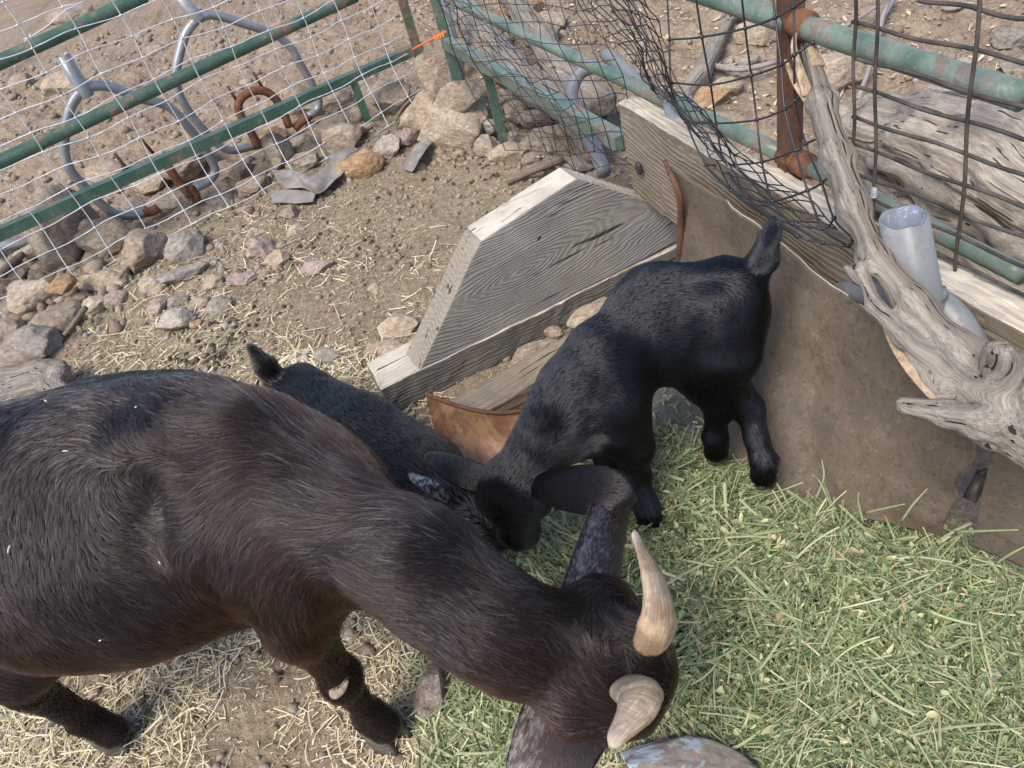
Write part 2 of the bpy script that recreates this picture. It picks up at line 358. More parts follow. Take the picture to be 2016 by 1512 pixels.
def sheet_mat():
    m = NT('rusty_sheet'); o = m.coord('Object'); a = m.noise(o, 4.5, 8, .78, .3); b = m.noise(o, 34, 6, .8, .2); c = m.noise(o, 330, 3, .8)
    col = m.ramp(a, [(.32, (.080, .072, .060)), (.45, (.120, .100, .076)), (.56, (.138, .107, .074)), (.66, (.110, .097, .079)), (.75, (.165, .145, .12))])
    col = m.mix(m.ramp(b, [(.50, 0.), (.64, .6)]), col, (.115, .072, .046)); col = m.mix(m.ramp(b, [(.36, .6), (.47, 0.)]), col, (.050, .045, .038))
    col = m.mix(m.ramp(c, [(.28, .65), (.46, 0.)]), col, (.045, .037, .03)); col = m.mix(m.ramp(c, [(.56, 0.), (.74, .4)]), col, (.17, .13, .095))
    sp = m.noise(o, 130, 3, .65); col = m.mix(m.ramp(sp, [(.53, 0.), (.64, .45)]), col, (.15, .095, .058)); sp2 = m.noise(o, 95, 4, .7); col = m.mix(m.ramp(sp2, [(.36, .5), (.45, 0.)]), col, (.055, .048, .040)); col = m.mix(m.ramp(m.noise(o, 75, 4, .75), [(.58, 0.), (.68, .5)]), col, (.22, .185, .145))
    return m.bsdf(col, .66, m.bump(m.math('ADD', m.math('MULTIPLY', b, 1.6), m.math('MULTIPLY', c, .5)), .8, .003), spec=.3)
SHEET = sheet_mat()
def pan_mat():
    m = NT('rusted_pan'); o = m.coord('Object'); a = m.noise(o, 8, 6, .7, .8); b = m.noise(o, 60, 4, .7)
    col = m.ramp(a, [(.3, (.13, .06, .035)), (.46, (.24, .13, .08)), (.55, (.36, .23, .12)), (.66, (.20, .16, .13)), (.75, (.45, .40, .30))])
    col = m.mix(m.ramp(b, [(.35, .5), (.5, 0.)]), col, (.08, .04, .028)); return m.bsdf(col, .55, m.bump(b, .4, .002), spec=.35)
PAN = pan_mat()
def galv_mat(name, c1, c2, dirt=(.22, .19, .16), amt=.62, rough=.38, metal=.35):
    m = NT(name); o = m.coord('Object'); a = m.noise(o, 12, 5, .65); b = m.vor(o, 90); c = m.noise(o, 60, 5, .7)
    col = m.mix(m.ramp(a, [(.3, 0.), (.7, 1.)]), c1, c2); col = m.mix(m.ramp(b, [(.1, .25), (.6, 0.)]), col, c2); col = m.mix(m.ramp(c, [(amt-.06, 0.), (amt+.08, .8)]), col, dirt)
    return m.bsdf(col, rough, m.bump(c, .2, .0015), metal, .45)
GALV = galv_mat('galvanised', (.17, .185, .20), (.30, .315, .33), amt=.56); PVC = galv_mat('pale_pipe', (.15, .157, .165), (.20, .208, .217), (.13, .115, .10), .60, .5, .1)
PVCIN = galv_mat('pipe_inside', (.10, .12, .165), (.15, .175, .23), (.38, .42, .52), .6, .7, 0.)
_m = NT('wire'); WIRE = _m.bsdf(_m.ramp(_m.noise(_m.coord(), 30, 3), [(.35, (.50, .51, .53)), (.7, (.70, .71, .73))]), .4, metal=.35)
_m = NT('dark_wire'); DWIRE = _m.bsdf(_m.ramp(_m.noise(_m.coord(), 25, 4), [(.35, (.035, .033, .032)), (.6, (.09, .075, .065)), (.75, (.15, .13, .12))]), .55, metal=.3)
NET = NT('black_plastic').bsdf((.017, .019, .023), .38, spec=.45)
ORANGE = NT('orange_plastic').bsdf((.75, .16, .02), .4)
_m = NT('cloth'); CLOTH = _m.bsdf(_m.ramp(_m.noise(_m.coord(), 22, 5), [(.3, (.14, .13, .12)), (.7, (.25, .23, .21))]), .95, _m.bump(_m.noise(_m.coord(), 400, 3), .5, .001), spec=.1)

# ------------------------------------------------------------------ lie of the land
FL0 = P(0, 620); FL1 = P(830, 200)                      # foot of the wire fence on the left
FLd = nrm(FL1-FL0); FLn = nrm(A(FLd[1], -FLd[0], 0))    # points into the pen
FR0 = A(.035, 3.2, 0); FR1 = A(.66, .76, 0); FRd = nrm(FR1-FR0); FRn = nrm(A(FRd[1], -FRd[0], 0))   # right fence
if FRn[0] > 0: FRn = -FRn
HP = [P(*q) for q in ((985, 1075, .06), (1120, 930, .06), (1230, 800, .06), (1330, 760, .07), (1560, 880, .07), (1740, 960, .07), (1930, 1030, .07), (2060, 1120, .07), (2035, 1250, .05), (2030, 1560, .02), (1700, 1700, .0), (1440, 1530, .0), (1300, 1430, .0), (1150, 1500, .0), (1040, 1560, .0), (900, 1500, .0), (855, 1330, 0.), (900, 1200, .02))]
HP = np.array(HP)[:, :2]
def poly_sd(p, poly):
    d = np.full(len(p), 1e9); ins = np.zeros(len(p), bool); n = len(poly)
    for i in range(n):
        a, b = poly[i], poly[(i+1) % n]; e = b-a; w = p-a; t = np.clip((w@e)/(e@e), 0, 1); d = np.minimum(d, np.linalg.norm(w-t[:, None]*e, axis=1))
        c = (a[1] > p[:, 1]) != (b[1] > p[:, 1]); x = (b[0]-a[0])*(p[:, 1]-a[1])/(b[1]-a[1]+1e-12)+a[0]; ins ^= c & (p[:, 0] < x)
    return np.where(ins, d, -d)
def pen_mask(x, y):
    p = np.stack([x, y, 0*x], -1); a = (p-FL0)@FLn; b = (p-FR0)@FRn
    return np.clip(.5+np.minimum(a, b)/.15, 0, 1)
def gh(x, y):
    x = np.asarray(x, float); y = np.asarray(y, float); p = np.stack([x, y, 0*x], -1); m = pen_mask(x, y)
    base = .012*fbm(p, 2.2, 3, 1)+.006*fbm(p, 9, 3, 2)
    r = .030*fbm(p, 5, 4, 3)+.016*np.abs(fbm(p, 14, 3, 4))+.007*fbm(p, 40, 2, 6)
    f = .0035*fbm(p, 34, 3, 5)
    fall = np.clip(np.minimum(x+.5, 9)/3, 0, 1)
    return base*(.5+.5*(y > .2))+f*m+r*(1-m)*.9-.02*(1-m)
def hay_h(x, y):
    p = np.stack([np.asarray(x, float), np.asarray(y, float)], -1); s = poly_sd(p.reshape(-1, 2), HP).reshape(p.shape[:-1])
    t = np.clip((s+.02)/.20, 0, 1); t = t*t*(3-2*t); k = np.clip((p[..., 1]-.36)/.22, .22, 1)*np.clip((p[..., 0]+.22)/.2, .1, 1)
    q = np.stack([p[..., 0], p[..., 1], 0*p[..., 0]], -1)
    return gh(p[..., 0], p[..., 1])-.012+t*k*.098+t*.016*fbm(q, 8, 3, 41)*1.2, s
def axis(lo, hi, step, far, g=1.25):
    a = list(np.arange(lo, hi+1e-6, step)); s = step
    while a[-1] < far: s *= g; a.append(a[-1]+s)
    s = step
    while a[0] > -far: s *= g; a.insert(0, a[0]-s)
    return np.array(a)
xs = axis(-3.0, 3.0, .0125, 60); ys = axis(.1, 5.2, .0125, 60)
gx, gy = np.meshgrid(xs, ys, indexing='ij'); gz = gh(gx, gy); nx, ny = gx.shape
idx = np.arange(nx*ny).reshape(nx, ny); GF = np.stack([idx[:-1, :-1], idx[1:, :-1], idx[1:, 1:], idx[:-1, 1:]], -1).reshape(-1, 4)
ground = tag(mesh('ground', np.stack([gx, gy, gz], -1).reshape(-1, 3), GF, soil_mat(), attrs={'pen': pen_mask(gx, gy).ravel()}), 'bare brown soil of the yard with crumbs of earth and chaff', kind='structure')

# ------------------------------------------------------------------ tubes, boxes, sheets
def ellmesh(c, ax, r, nu=20, nv=12):
    ax = np.array([nrm(a) for a in np.asarray(ax, float)]); V = []; F = []
    for i in range(nv+1):
        for j in range(nu):
            th = pi*i/nv; ph = 2*pi*j/nu; q = A(sin(th)*cos(ph)*r[0], sin(th)*sin(ph)*r[1], cos(th)*r[2]); V.append(np.asarray(c)+q@ax)
    for i in range(nv):
        for j in range(nu): F.append((i*nu+j, (i+1)*nu+j, (i+1)*nu+(j+1) % nu, i*nu+(j+1) % nu))
    return np.array(V), np.array(F)
def tube(pts, r, n=10, cap=True, sub=0, hollow=None, g=None):
    pts = np.array(pts, float)
    if sub:
        t0 = np.concatenate([[0], np.cumsum(np.linalg.norm(np.diff(pts, axis=0), axis=1))]); t0 /= t0[-1]; k = len(pts); m = (k-1)*sub+1; t = np.linspace(0, 1, m)
        # Catmull-Rom
        P_ = np.vstack([2*pts[0]-pts[1], pts, 2*pts[-1]-pts[-2]]); out = []
        for i in range(k-1):
            for j in range(sub):
                u = j/sub; a, b, c, d = P_[i:i+4]; out.append(.5*((2*b)+(-a+c)*u+(2*a-5*b+4*c-d)*u*u+(-a+3*b-3*c+d)*u**3))
        out.append(pts[-1]); rr = np.interp(np.linspace(0, 1, len(out)), np.linspace(0, 1, k), np.broadcast_to(r, k)) if np.ndim(r) else np.full(len(out), r); pts = np.array(out)
    else: rr = np.broadcast_to(np.asarray(r, float), len(pts)) if np.ndim(r) == 0 or len(np.atleast_1d(r)) == len(pts) else r
    tg = nrm(np.gradient(pts, axis=0)); u = np.cross(tg[0], A(0, 0, 1)); u = nrm(u if np.linalg.norm(u) > .05 else np.cross(tg[0], A(1, 0, 0))); V = []
    for i in range(len(pts)):
        u = nrm(u-tg[i]*np.dot(u, tg[i])); v = np.cross(tg[i], u)
        for j in range(n):
            a = 2*pi*(j+.5)/n; V.append(pts[i]+(cos(a)*u+sin(a)*v)*rr[i])
    F = [(i*n+j, i*n+(j+1) % n, (i+1)*n+(j+1) % n, (i+1)*n+j) for i in range(len(pts)-1) for j in range(n)]
    if cap: F += [tuple(range(n))[::-1], tuple(range(len(V)-n, len(V)))]
    return np.array(V), F
def tubes_q(lines, r, n=5, knots=None):
    """many thin cords as one surface (quads only)"""
    L = []
    for l in lines:
        V, F = tube(l, r, n, cap=False); L.append((V, np.array(F)))
    return merge(*L)
def pipe_open(a, b, r, w=.003, n=28, skew=0.):
    """an open-ended pipe with a wall; a is its foot, b its mouth"""
    a, b = A(*a), A(*b); t = nrm(b-a); u = nrm(np.cross(t, A(.3, 1, 0))); v = np.cross(t, u); V = []
    prof = [(0, r), (1, r), (1, r-w), (0, r-w)]
    for q, rr in prof:
        for j in range(n):
            th = 2*pi*j/n; V.append(a+(b-a)*q+(cos(th)*u+sin(th)*v)*rr*(1+.02*sin(3*th+1))+t*(skew*cos(th)*q+.0015*sin(5*th)*q))
    F = [(i*n+j, i*n+(j+1) % n, (i+1)*n+(j+1) % n, (i+1)*n+j) for i in range(3) for j in range(n)]
    return np.array(V), F
def box_pts(c8, nseg=(24, 6, 4), jit=.0012, seed=0, bev=.004):
    """a sawn timber from 8 corners (x fastest, then y, then z), finely divided, worn at its edges"""
    c8 = np.array(c8, float); nx_, ny_, nz_ = nseg; V = []; F = []; g = []; mi = []
    def pt(a, b, c):
        w = [(1-a)*(1-b)*(1-c), a*(1-b)*(1-c), (1-a)*b*(1-c), a*b*(1-c), (1-a)*(1-b)*c, a*(1-b)*c, (1-a)*b*c, a*b*c]; return sum(wi*ci for wi, ci in zip(w, c8))
    lx = np.linalg.norm(c8[1]-c8[0]); ly = np.linalg.norm(c8[2]-c8[0]); lz = np.linalg.norm(c8[4]-c8[0])
    def face(fix, val, n1, n2):
        base = len(V)
        for i in range(n1+1):
            for j in range(n2+1):
                q = [i/n1, j/n2]; q.insert(fix, val); V.append(pt(*q)); g.append((q[0]*lx, q[2]*lz, q[1]*ly) if fix != 2 else (q[0]*lx, q[1]*ly, q[2]*lz))
        for i in range(n1):
            for j in range(n2):
                a = base+i*(n2+1)+j; f = (a, a+n2+1, a+n2+2, a+1); F.append(f if (val == 0) == (fix == 1) else f[::-1]); mi.append(fix*2+int(val))
    for val in (0, 1): face(0, val, ny_, nz_)
    for val in (0, 1): face(1, val, nx_, nz_)
    for val in (0, 1): face(2, val, nx_, ny_)
    V = np.array(V); cen = c8.mean(0); 
    V = V+np.stack([vnoise(V, 9, seed+i)*jit*1.6+vnoise(V, 60, seed+i+7)*jit for i in range(3)], 1)
    return V, F, {'g': np.array(g)}, mi
def timber(name, c8, mats, root=None, nseg=(30, 8, 8), jit=.0012, seed=0):
    V, F, at, mi = box_pts(c8, nseg, jit, seed)
    o = part(name, (V, F, at), mats[0], root, smooth=False) if root else None
    if o is None:
        b = V.mean(0); b[2] = V[:, 2].min(); o = mesh(name, V-b, F, mats[0], None, False, at); o.location = tuple(b)
    for m in mats[1:]: o.data.materials.append(m)
    if len(mats) > 1: o.data.polygons.foreach_set('material_index', np.array([{0: 2, 1: 2, 2: 0, 3: 0, 4: 1, 5: 1}[k] if len(mats) > 2 else (1 if k in (4, 5) else 0) for k in mi], np.int32))
    # weld the six faces into one body
    import bmesh
    bm = bmesh.new(); bm.from_mesh(o.data); bmesh.ops.remove_doubles(bm, verts=bm.verts, dist=1e-5); bmesh.ops.recalc_face_normals(bm, faces=bm.faces)
    bm.to_mesh(o.data); bm.free()
    md = o.modifiers.new('worn', 'BEVEL'); md.width = .003; md.segments = 2; md.limit_method = 'ANGLE'; md.angle_limit = radians(50)
    return o
def sheet(rows, th=.002, nu=40, nv=30, nz=0., seed=0, jag=0.):
    """a bent sheet through a grid of control points, with thickness"""
    R_ = np.array(rows, float); a, b = R_.shape[:2]; u = np.linspace(0, a-1, nu); v = np.linspace(0, b-1, nv)
    def cr(M, t):
        n = M.shape[0]; i = np.clip(np.floor(t).astype(int), 0, n-2); f = (t-i)[:, None, None]; g = lambda k: M[np.clip(i+k, 0, n-1)]
        p0, p1, p2, p3 = g(-1), g(0), g(1), g(2); return .5*((2*p1)+(-p0+p2)*f+(2*p0-5*p1+4*p2-p3)*f*f+(-p0+3*p1-3*p2+p3)*f**3)
    S = cr(R_, u); S = cr(S.transpose(1, 0, 2), v).transpose(1, 0, 2)
    dn_ = nrm(np.cross(np.gradient(S, axis=0), np.gradient(S, axis=1)))
    if nz: S = S+dn_*(fbm(S, 7, 3, seed)*nz)[..., None]
    if jag:
        e = fbm(S[:, -1:], 22, 3, seed+3)[..., None]*jag; S = S.copy(); S[:, -1:] += (S[:, -2:-1]-S[:, -1:])*(.5+e/jag*.9)
    V = np.concatenate([(S+dn_*th/2).reshape(-1, 3), (S-dn_*th/2).reshape(-1, 3)]); N = nu*nv; id_ = np.arange(N).reshape(nu, nv)
    q = np.stack([id_[:-1, :-1], id_[1:, :-1], id_[1:, 1:], id_[:-1, 1:]], -1).reshape(-1, 4); F = [q, q[:, ::-1]+N]
    for e in (id_[0, :], id_[-1, ::-1], id_[::-1, 0], id_[:, -1]): F.append(np.stack([e[:-1], e[1:], e[1:]+N, e[:-1]+N], 1))
    return V, np.concatenate(F)
def ico(n):
    import bmesh
    bm = bmesh.new(); bmesh.ops.create_icosphere(bm, subdivisions=n, radius=1); V = np.array([v.co[:] for v in bm.verts]); F = np.array([[v.index for v in f.verts] for f in bm.faces]); bm.free(); return V, F
ICO = {k: ico(k) for k in (1, 2, 5)}
def rock_shape(seed, r3, cuts=11, rough=.09):
    rg = np.random.default_rng(seed); V, F = ICO[5]; V = V.copy()
    for i in range(cuts):
        n = nrm(rg.normal(size=3)); d = .58+.3*rg.random(); h = V@n-d; V = V-np.outer(np.where(h > 0, h*.93, 0), n)
    p = V+seed*3.7; V = V*(1+rough*fbm(p, 1.5, 3, 1)[:, None]+rough*.33*fbm(p, 6, 4, 2, .6)[:, None]+rough*.18*np.abs(fbm(p*A(1, 1, 3), 8, 2, 5))[:, None])
    V = V/np.abs(V).max(0); return V*np.array(r3), F
GR = nrm(A(CR[0], CR[1], 0)); GU = nrm(A(CU[0], CU[1], 0))
def rock(px, py, w, h, tone, label, z=None, ang=0, seed=None, group=None, cat='rock', cuts=11, flat=1.):
    sd_ = int(px*7+py*13) if seed is None else seed; q = P(px, py, .02); d = np.linalg.norm(q-CO)
    a = w*d/FPX/2; b = h*d/FPX/2; zr = b*.80*flat
    c = P(px, py, zr*.45 if z is None else z)
    zr *= 1.45 if any(w in label for w in ('upright', 'tall', 'leaning', 'layered slab')) else (1.2 if 'largest tan' in label else 1.)
    V, F = rock_shape(sd_, (a*1.22, b*1.28, zr*1.15), cuts+3)
    th = math.atan2(GR[1], GR[0])+radians(ang); R_ = np.array([[cos(th), -sin(th), 0], [sin(th), cos(th), 0], [0, 0, 1]])
    o = mesh('rock', V, F, ROCK[tone], None, True); 
    o.location = tuple(c if z is not None else A(c[0], c[1], gh(c[0], c[1])+zr*.42)); o.rotation_euler = (0, 0, th)
    return tag(o, label, cat, group)
def wood_solid(name, cones, label, cat, mat, h=.005, disp=.006, seed=0, ridges=1., parts=None, group=None):
    s_ = Solid()
    for c in cones: s_.cone(*c)
    V, F = s_.build(h); N = vnormals(V, F)
    w = 0; g = np.zeros((len(V), 3)); off = 0
    for q in s_.pr:
        ax = nrm(q[2]-q[1]); u = nrm(np.cross(ax, A(.21, .3, 1))); v = np.cross(ax, u); wi = np.exp(-np.clip(s_.dist(q, V)/.010, -1.5, 12))[:, None]
        g = g+wi*np.stack([(V-q[1])@ax, (V-q[1])@u, (V-q[1])@v], 1); w = w+wi
    g = g/w; gs = g*A(3, 34, 34)
    V = V+N*(disp*(.7*fbm(gs, 1, 3, seed)*ridges-.9*np.clip(fbm(gs*A(.6, .7, .7), 1, 2, seed+9)-.45, 0, 1)*ridges+.9*fbm(V, 9, 3, seed+4)))[:, None]
    return solo(name, (V, F, {'g': g}), mat, label, cat, group)
# ------------------------------------------------------------------ left: wire panel and green gate
def fl(px, py, off=0.): return onplane(px, py, FL0+FLn*off, FLn)
def wirept(i, j):       # node of the welded wire: i along, j downward (pixel lattice read off its own plane)
    return i, j
_o = fl(175.3, 104.2); _a = (fl(411.5, 1.7)-_o)/3.; _v = (fl(346.5, 370)-fl(253.5, 225))/4.5
_a = A(_a[0], _a[1], 0); SA = np.linalg.norm(_a); ua = _a/SA; SV = np.linalg.norm(fl(229, 185.8)-fl(175.3, 104.2))/2
zt = _o[2]
lines = []; amin, amax = -9, 9
base_a0 = np.dot(FL0-_o, ua)
def wnode(a, z, s=0): 
    p = A(_o[0], _o[1], 0)+ua*a+A(0, 0, z); low = np.clip((.30-z)/.3, 0, 1)
    return p+FLn*(.012*sin(a*9+z*5)+.02*sin(a*2.3+1)+.07*low*low*(1+.4*sin(a*3)))+A(0, 0, 1)*(.006*sin(a*7+z*13)+.004*sin(a*23+z*3))
zs = [zt+SV*k for k in range(5, 0, -1)]+[zt-SV*k for k in range(0, 40)]; zs = [z for z in zs if z > .02]; zs = zs+[.012]
aend = np.dot(FL1-_o, ua)+.03; k0 = int((base_a0-1.2)/SA); av = [SA*k for k in range(k0, int(aend/SA)+1)]
L = []
for z in zs: L.append([wnode(a, z)+FLn*.003*sin(a*60) for a in np.arange(av[0], aend, .035)])
for k, a in enumerate(av): L.append([wnode(a+.004*sin(z*20+k), z) for z in np.linspace(max(zs), .012-.03*(k % 3 == 0), 34)])
Vw, Fw, aw = tubes_q(L, .0018, 5)
kn = []
for z in zs:
    for a in av:
        q = wnode(a, z); V_, F_ = ICO[1]; kn.append((V_*A(.0038, .0038, .0042)+q, F_))
Kn = merge(*kn)
wire = empty('wire_panel', FL0*.5+FL1*.5, 'silvery welded wire mesh panel fixed across the green gate on the left', 'wire mesh')
part('wires', merge((Vw, Fw), Kn[:2])[:2], WIRE, wire)
gate = empty('gate', (FL0+FL1)/2-FLn*.03, 'long green tube gate with flaking paint behind the silvery wire mesh', 'gate')
def rail(p, q, r, root, mat, sq=False, name='rail', n=16, ext=0.):
    p, q = A(*p), A(*q); d = q-p; p = p-d*ext; m = 24; pts = [p+(q-p)*t for t in np.linspace(0, 1, m)]
    V, F = tube(pts, r*(1.2 if sq else 1), 4 if sq else n)
    return part(name, (V, F), mat, root, smooth=not sq)
OFF = -.03
rail(fl(0, 122, OFF), fl(285, -8, OFF), .0215, gate, GREEN, ext=.8); rail(fl(0, 318, OFF), fl(700, -8, OFF), .0215, gate, GREEN, ext=.5)
b0 = fl(0, 460, OFF); b1 = fl(828, 92, OFF); rail(b0, b1, .022, gate, GREEN, sq=True, ext=.5)
j = fl(693, 152, OFF); rail(j, A(j[0], j[1], -.02), .017, gate, GREEN, sq=True, name='leg')
j = fl(820, 92, OFF); rail(A(j[0], j[1], 1.1), A(j[0], j[1], 0), .022, gate, DGREEN, sq=True, name='post')
# spliced wire end near the top left
e0 = fl(45, 92, .02); part('wire_tail', merge(*[(np.array(tube(q, .0016, 5)[0]), tube(q, .0016, 5)[1]) for q in ([fl(48, 82, .02), fl(60, 73, .02), fl(95, 50, .02), fl(128, 20, .02), fl(178, -3, .02)], [fl(50, 70, .02), fl(62, 78, .02)], [fl(58, 66, .02), fl(62, 82, .02)], [fl(47, 77, .02), fl(68, 73, .02)])])[:2], WIRE, wire)
# ------------------------------------------------------------------ corner posts and the right-hand fence
def fr(px, py, off=0.): return onplane(px, py, FR0+FRn*off, FRn)
cp = fr(872, 60); post2 = empty('fence_panel', (cp[0], cp[1], 0), 'green tube fence panel running from the corner behind the netting', 'fence')
rail(fr(878, 82), fr(1225, 281), .022, post2, GREEN2, sq=True, ext=.0); rail(fr(888, 0), fr(1545, 305), .0150, post2, GREEN2, ext=.02)
j = fr(868, 40); rail(A(j[0], j[1], .95), A(j[0], j[1], -.02), .020, post2, GREEN, sq=True, name='post')
j = fr(955, 128); rail(j, A(j[0], j[1], -.02), .017, post2, GREEN, sq=True, name='leg')
pp = P(905, 128, .05); solo('pipe', pipe_open(pp, pp+A(0, 0, .9), .022), PVC, 'tall pale blue pipe standing beside the green corner post', 'pipe')
rp = fr(1562, 372); post3 = empty('fence_panel', (rp[0], rp[1], 0), 'heavy green rail fence on the right with a rusted brown upright', 'fence')
rail(fr(1400, -6), fr(2016, 192), .0168, post3, GREEN2, ext=.3); rail(fr(1560, 312), fr(2016, 543), .0135, post3, GREEN2, ext=0.)
rail(A(fr(1553, 40)[0], fr(1553, 40)[1], .95), A(fr(1560, 330)[0], fr(1560, 330)[1], 0.), .018, post3, RUSTD, sq=True, name='upright')
q = fr(1585, 318); part('clamp', merge(tube([fr(1540, 303), fr(1600, 332)], .018, 16), tube([fr(1572, 318, .0), fr(1592, 328, .0)], .021, 16)), RUST, post3)
part('collar', tube([fr(1560, 42), fr(1592, 52)], .021, 16), RUST, post3)
# welded dark panel
hog = empty('wire_panel', (fr(1800, 300)[0], fr(1800, 300)[1], 0), 'dark rusty stock wire panel tied to the green rails on the right', 'wire mesh')
HL = []
O = .035
for (xa, ya), (xb, yb) in (((1809, -2), (2050, 42)), ((1677, 45), (2016, 123)), ((1679, 111), (2016, 212)), ((1679, 170), (2016, 275)), ((1679, 229), (2016, 342)), ((1677, 283), (2016, 408)), ((1677, 337), (2016, 467)), ((1715, 392), (2016, 523)), ((1715, 442), (2016, 578)), ((1780, 512), (2016, 625))):
    a_, b_ = fr(xa, ya, O), fr(xb, yb, O); d = b_-a_; HL.append([a_+d*t+A(0, 0, .002*sin(t*9+ya)) for t in np.linspace(0, 1.9, 22)])
for (xa, ya), (xb, yb), in (((1684, -30), (1679, 352)), ((1727, -30), (1721, 425)), ((1930, -30), (1881, 545))):
    a_, b_ = fr(xa, ya, O+.005), fr(xb, yb, O+.005); HL.append([a_+(b_-a_)*t+FRd*.002*sin(t*12) for t in np.linspace(-.1, 1, 18)])
for k in range(1, 6):
    a_, b_ = fr(1930, -30, O+.005)+FRd*.12*k, fr(1881, 545, O+.005)+FRd*.12*k; HL.append([a_+(b_-a_)*t for t in np.linspace(-.1, 1, 8)])
part('wires', tubes_q(HL, .0026, 8)[:2], DWIRE, hog)
tw = fr(1722, 365, .05); part('wire_tie', tube([tw+A(.0035*cos(t*9), .0035*sin(t*9), .004*t-.02) for t in np.linspace(0, 4, 40)], .0007, 5), WIRE, hog)
# ------------------------------------------------------------------ black plastic netting
def npx(px, py, off): return fr(px, py, off)
grid3 = [[(1318, 78), (1382, 73), (1467, 56), (1526, 35), (1563, 14), (1600, -10)],
         [(1322, 163), (1399, 167), (1479, 149), (1538, 128), (1564, 108), (1600, 84)],
         [(1350, 240), (1410, 243), (1490, 236), (1545, 215), (1566, 198), (1600, 178)],
         [(1390, 325), (1427, 325), (1500, 319), (1566, 296), (1586, 283), (1618, 270)],
         [(1440, 375), (1470, 389), (1521, 396), (1590, 375), (1618, 360), (1640, 340)],
         [(1500, 420), (1520, 430), (1560, 440), (1622, 450), (1642, 430), (1665, 400)],
         [(1540, 445), (1570, 465), (1620, 478), (1670, 484), (1680, 470), (1690, 450)]]
offs = [.05, .055, .06, .075, .11, .13, .14]
def nw(px, py, off): return npx(px, py, off)
G3 = np.array([[nw(x, y, offs[i]+(.02*sin(jj*1.7+i))) for jj, (x, y) in enumerate(r)] for i, r in enumerate(grid3)])
top = G3[0]+(G3[0]-G3[1])*1.; G3 = np.concatenate([[top+A(0, 0, .02)], G3])
def smooth_line(pts, sub=6):
    P_ = np.vstack([2*pts[0]-pts[1], pts, 2*pts[-1]-pts[-2]]); o = []
    for i in range(len(pts)-1):
        a, b, c, d = P_[i:i+4]
        for u in np.arange(sub)/sub: o.append(.5*((2*b)+(-a+c)*u+(2*a-5*b+4*c-d)*u*u+(-a+3*b-3*c+d)*u**3))
    o.append(pts[-1]); return np.array(o)
NL = [smooth_line(r) for r in G3]+[smooth_line(G3[:, k]) for k in range(G3.shape[1]-1)]
net = empty('netting', (fr(1300, 200)[0], fr(1300, 200)[1], 0), 'slack black plastic garden netting hung over the green fence rails', 'netting')
knots = [(ICO[1][0]*.0042+p, ICO[1][1]) for r in G3 for p in r]
# finer, drawn-out part towards the corner
def patch(c00, c10, c11, c01, nu, nv, off, wob, seed, pw=1.):
    rg = np.random.default_rng(seed); g = np.zeros((nu, nv, 3))
    for i in range(nu):
        for k in range(nv):
            u = (i/(nu-1))**pw; v = k/(nv-1); x = (1-u)*(1-v)*c00[0]+u*(1-v)*c10[0]+u*v*c11[0]+(1-u)*v*c01[0]; y = (1-u)*(1-v)*c00[1]+u*(1-v)*c10[1]+u*v*c11[1]+(1-u)*v*c01[1]
            x += wob*sin(v*7+u*3+seed)+rg.normal()*wob*.35; y += wob*.6*sin(u*8+v*4)+rg.normal()*wob*.35; g[i, k] = nw(x, y, off+.02*sin(u*5+v*6+seed))
    return g
P1 = patch((842, -25), (1165, -25), (1262, 300), (990, 300), 11, 10, .04, 7, 1)
P1b = patch((838, -20), (905, -25), (1245, 330), (1090, 330), 7, 13, .06, 9, 2)
P2 = patch((1120, -30), (1225, -30), (1330, 205), (1285, 175), 9, 10, .07, 9, 3)
P3 = patch((1190, -30), (1250, -30), (1420, 330), (1350, 235), 6, 12, .085, 9, 4)
P4 = patch((1290, 160), (1370, 215), (1640, 450), (1480, 410), 6, 12, .10, 10, 5)
P5 = patch((1150, -30), (1330, -30), (1560, 250), (1420, 330), 6, 8, .06, 12, 6)
for g in (P1, P1b, P2, P3, P4):
    for i in range(g.shape[0]): NL.append(smooth_line(g[i], 3))
    for k in range(g.shape[1]): NL.append(smooth_line(g[:, k], 3))
part('mesh', merge(tubes_q(NL[:15], .0018, 6)[:2], tubes_q(NL[15:], .00115, 5)[:2], merge(*knots)[:2])[:2], NET, net)
tie = [fr(812, 98, .06), fr(822, 92, .075), fr(845, 80, .075), fr(862, 72, .075), fr(878, 62, .06)]
solo('cable_tie', merge(tube(tie, .0035, 6, sub=4), *[tube([fr(856+i*5, 66-i*2, .05), fr(858+i*5, 78-i*2, .088)], .0028, 6) for i in range(4)]), ORANGE, 'bright orange plastic tie wrapped round the dark corner post', 'cable tie')
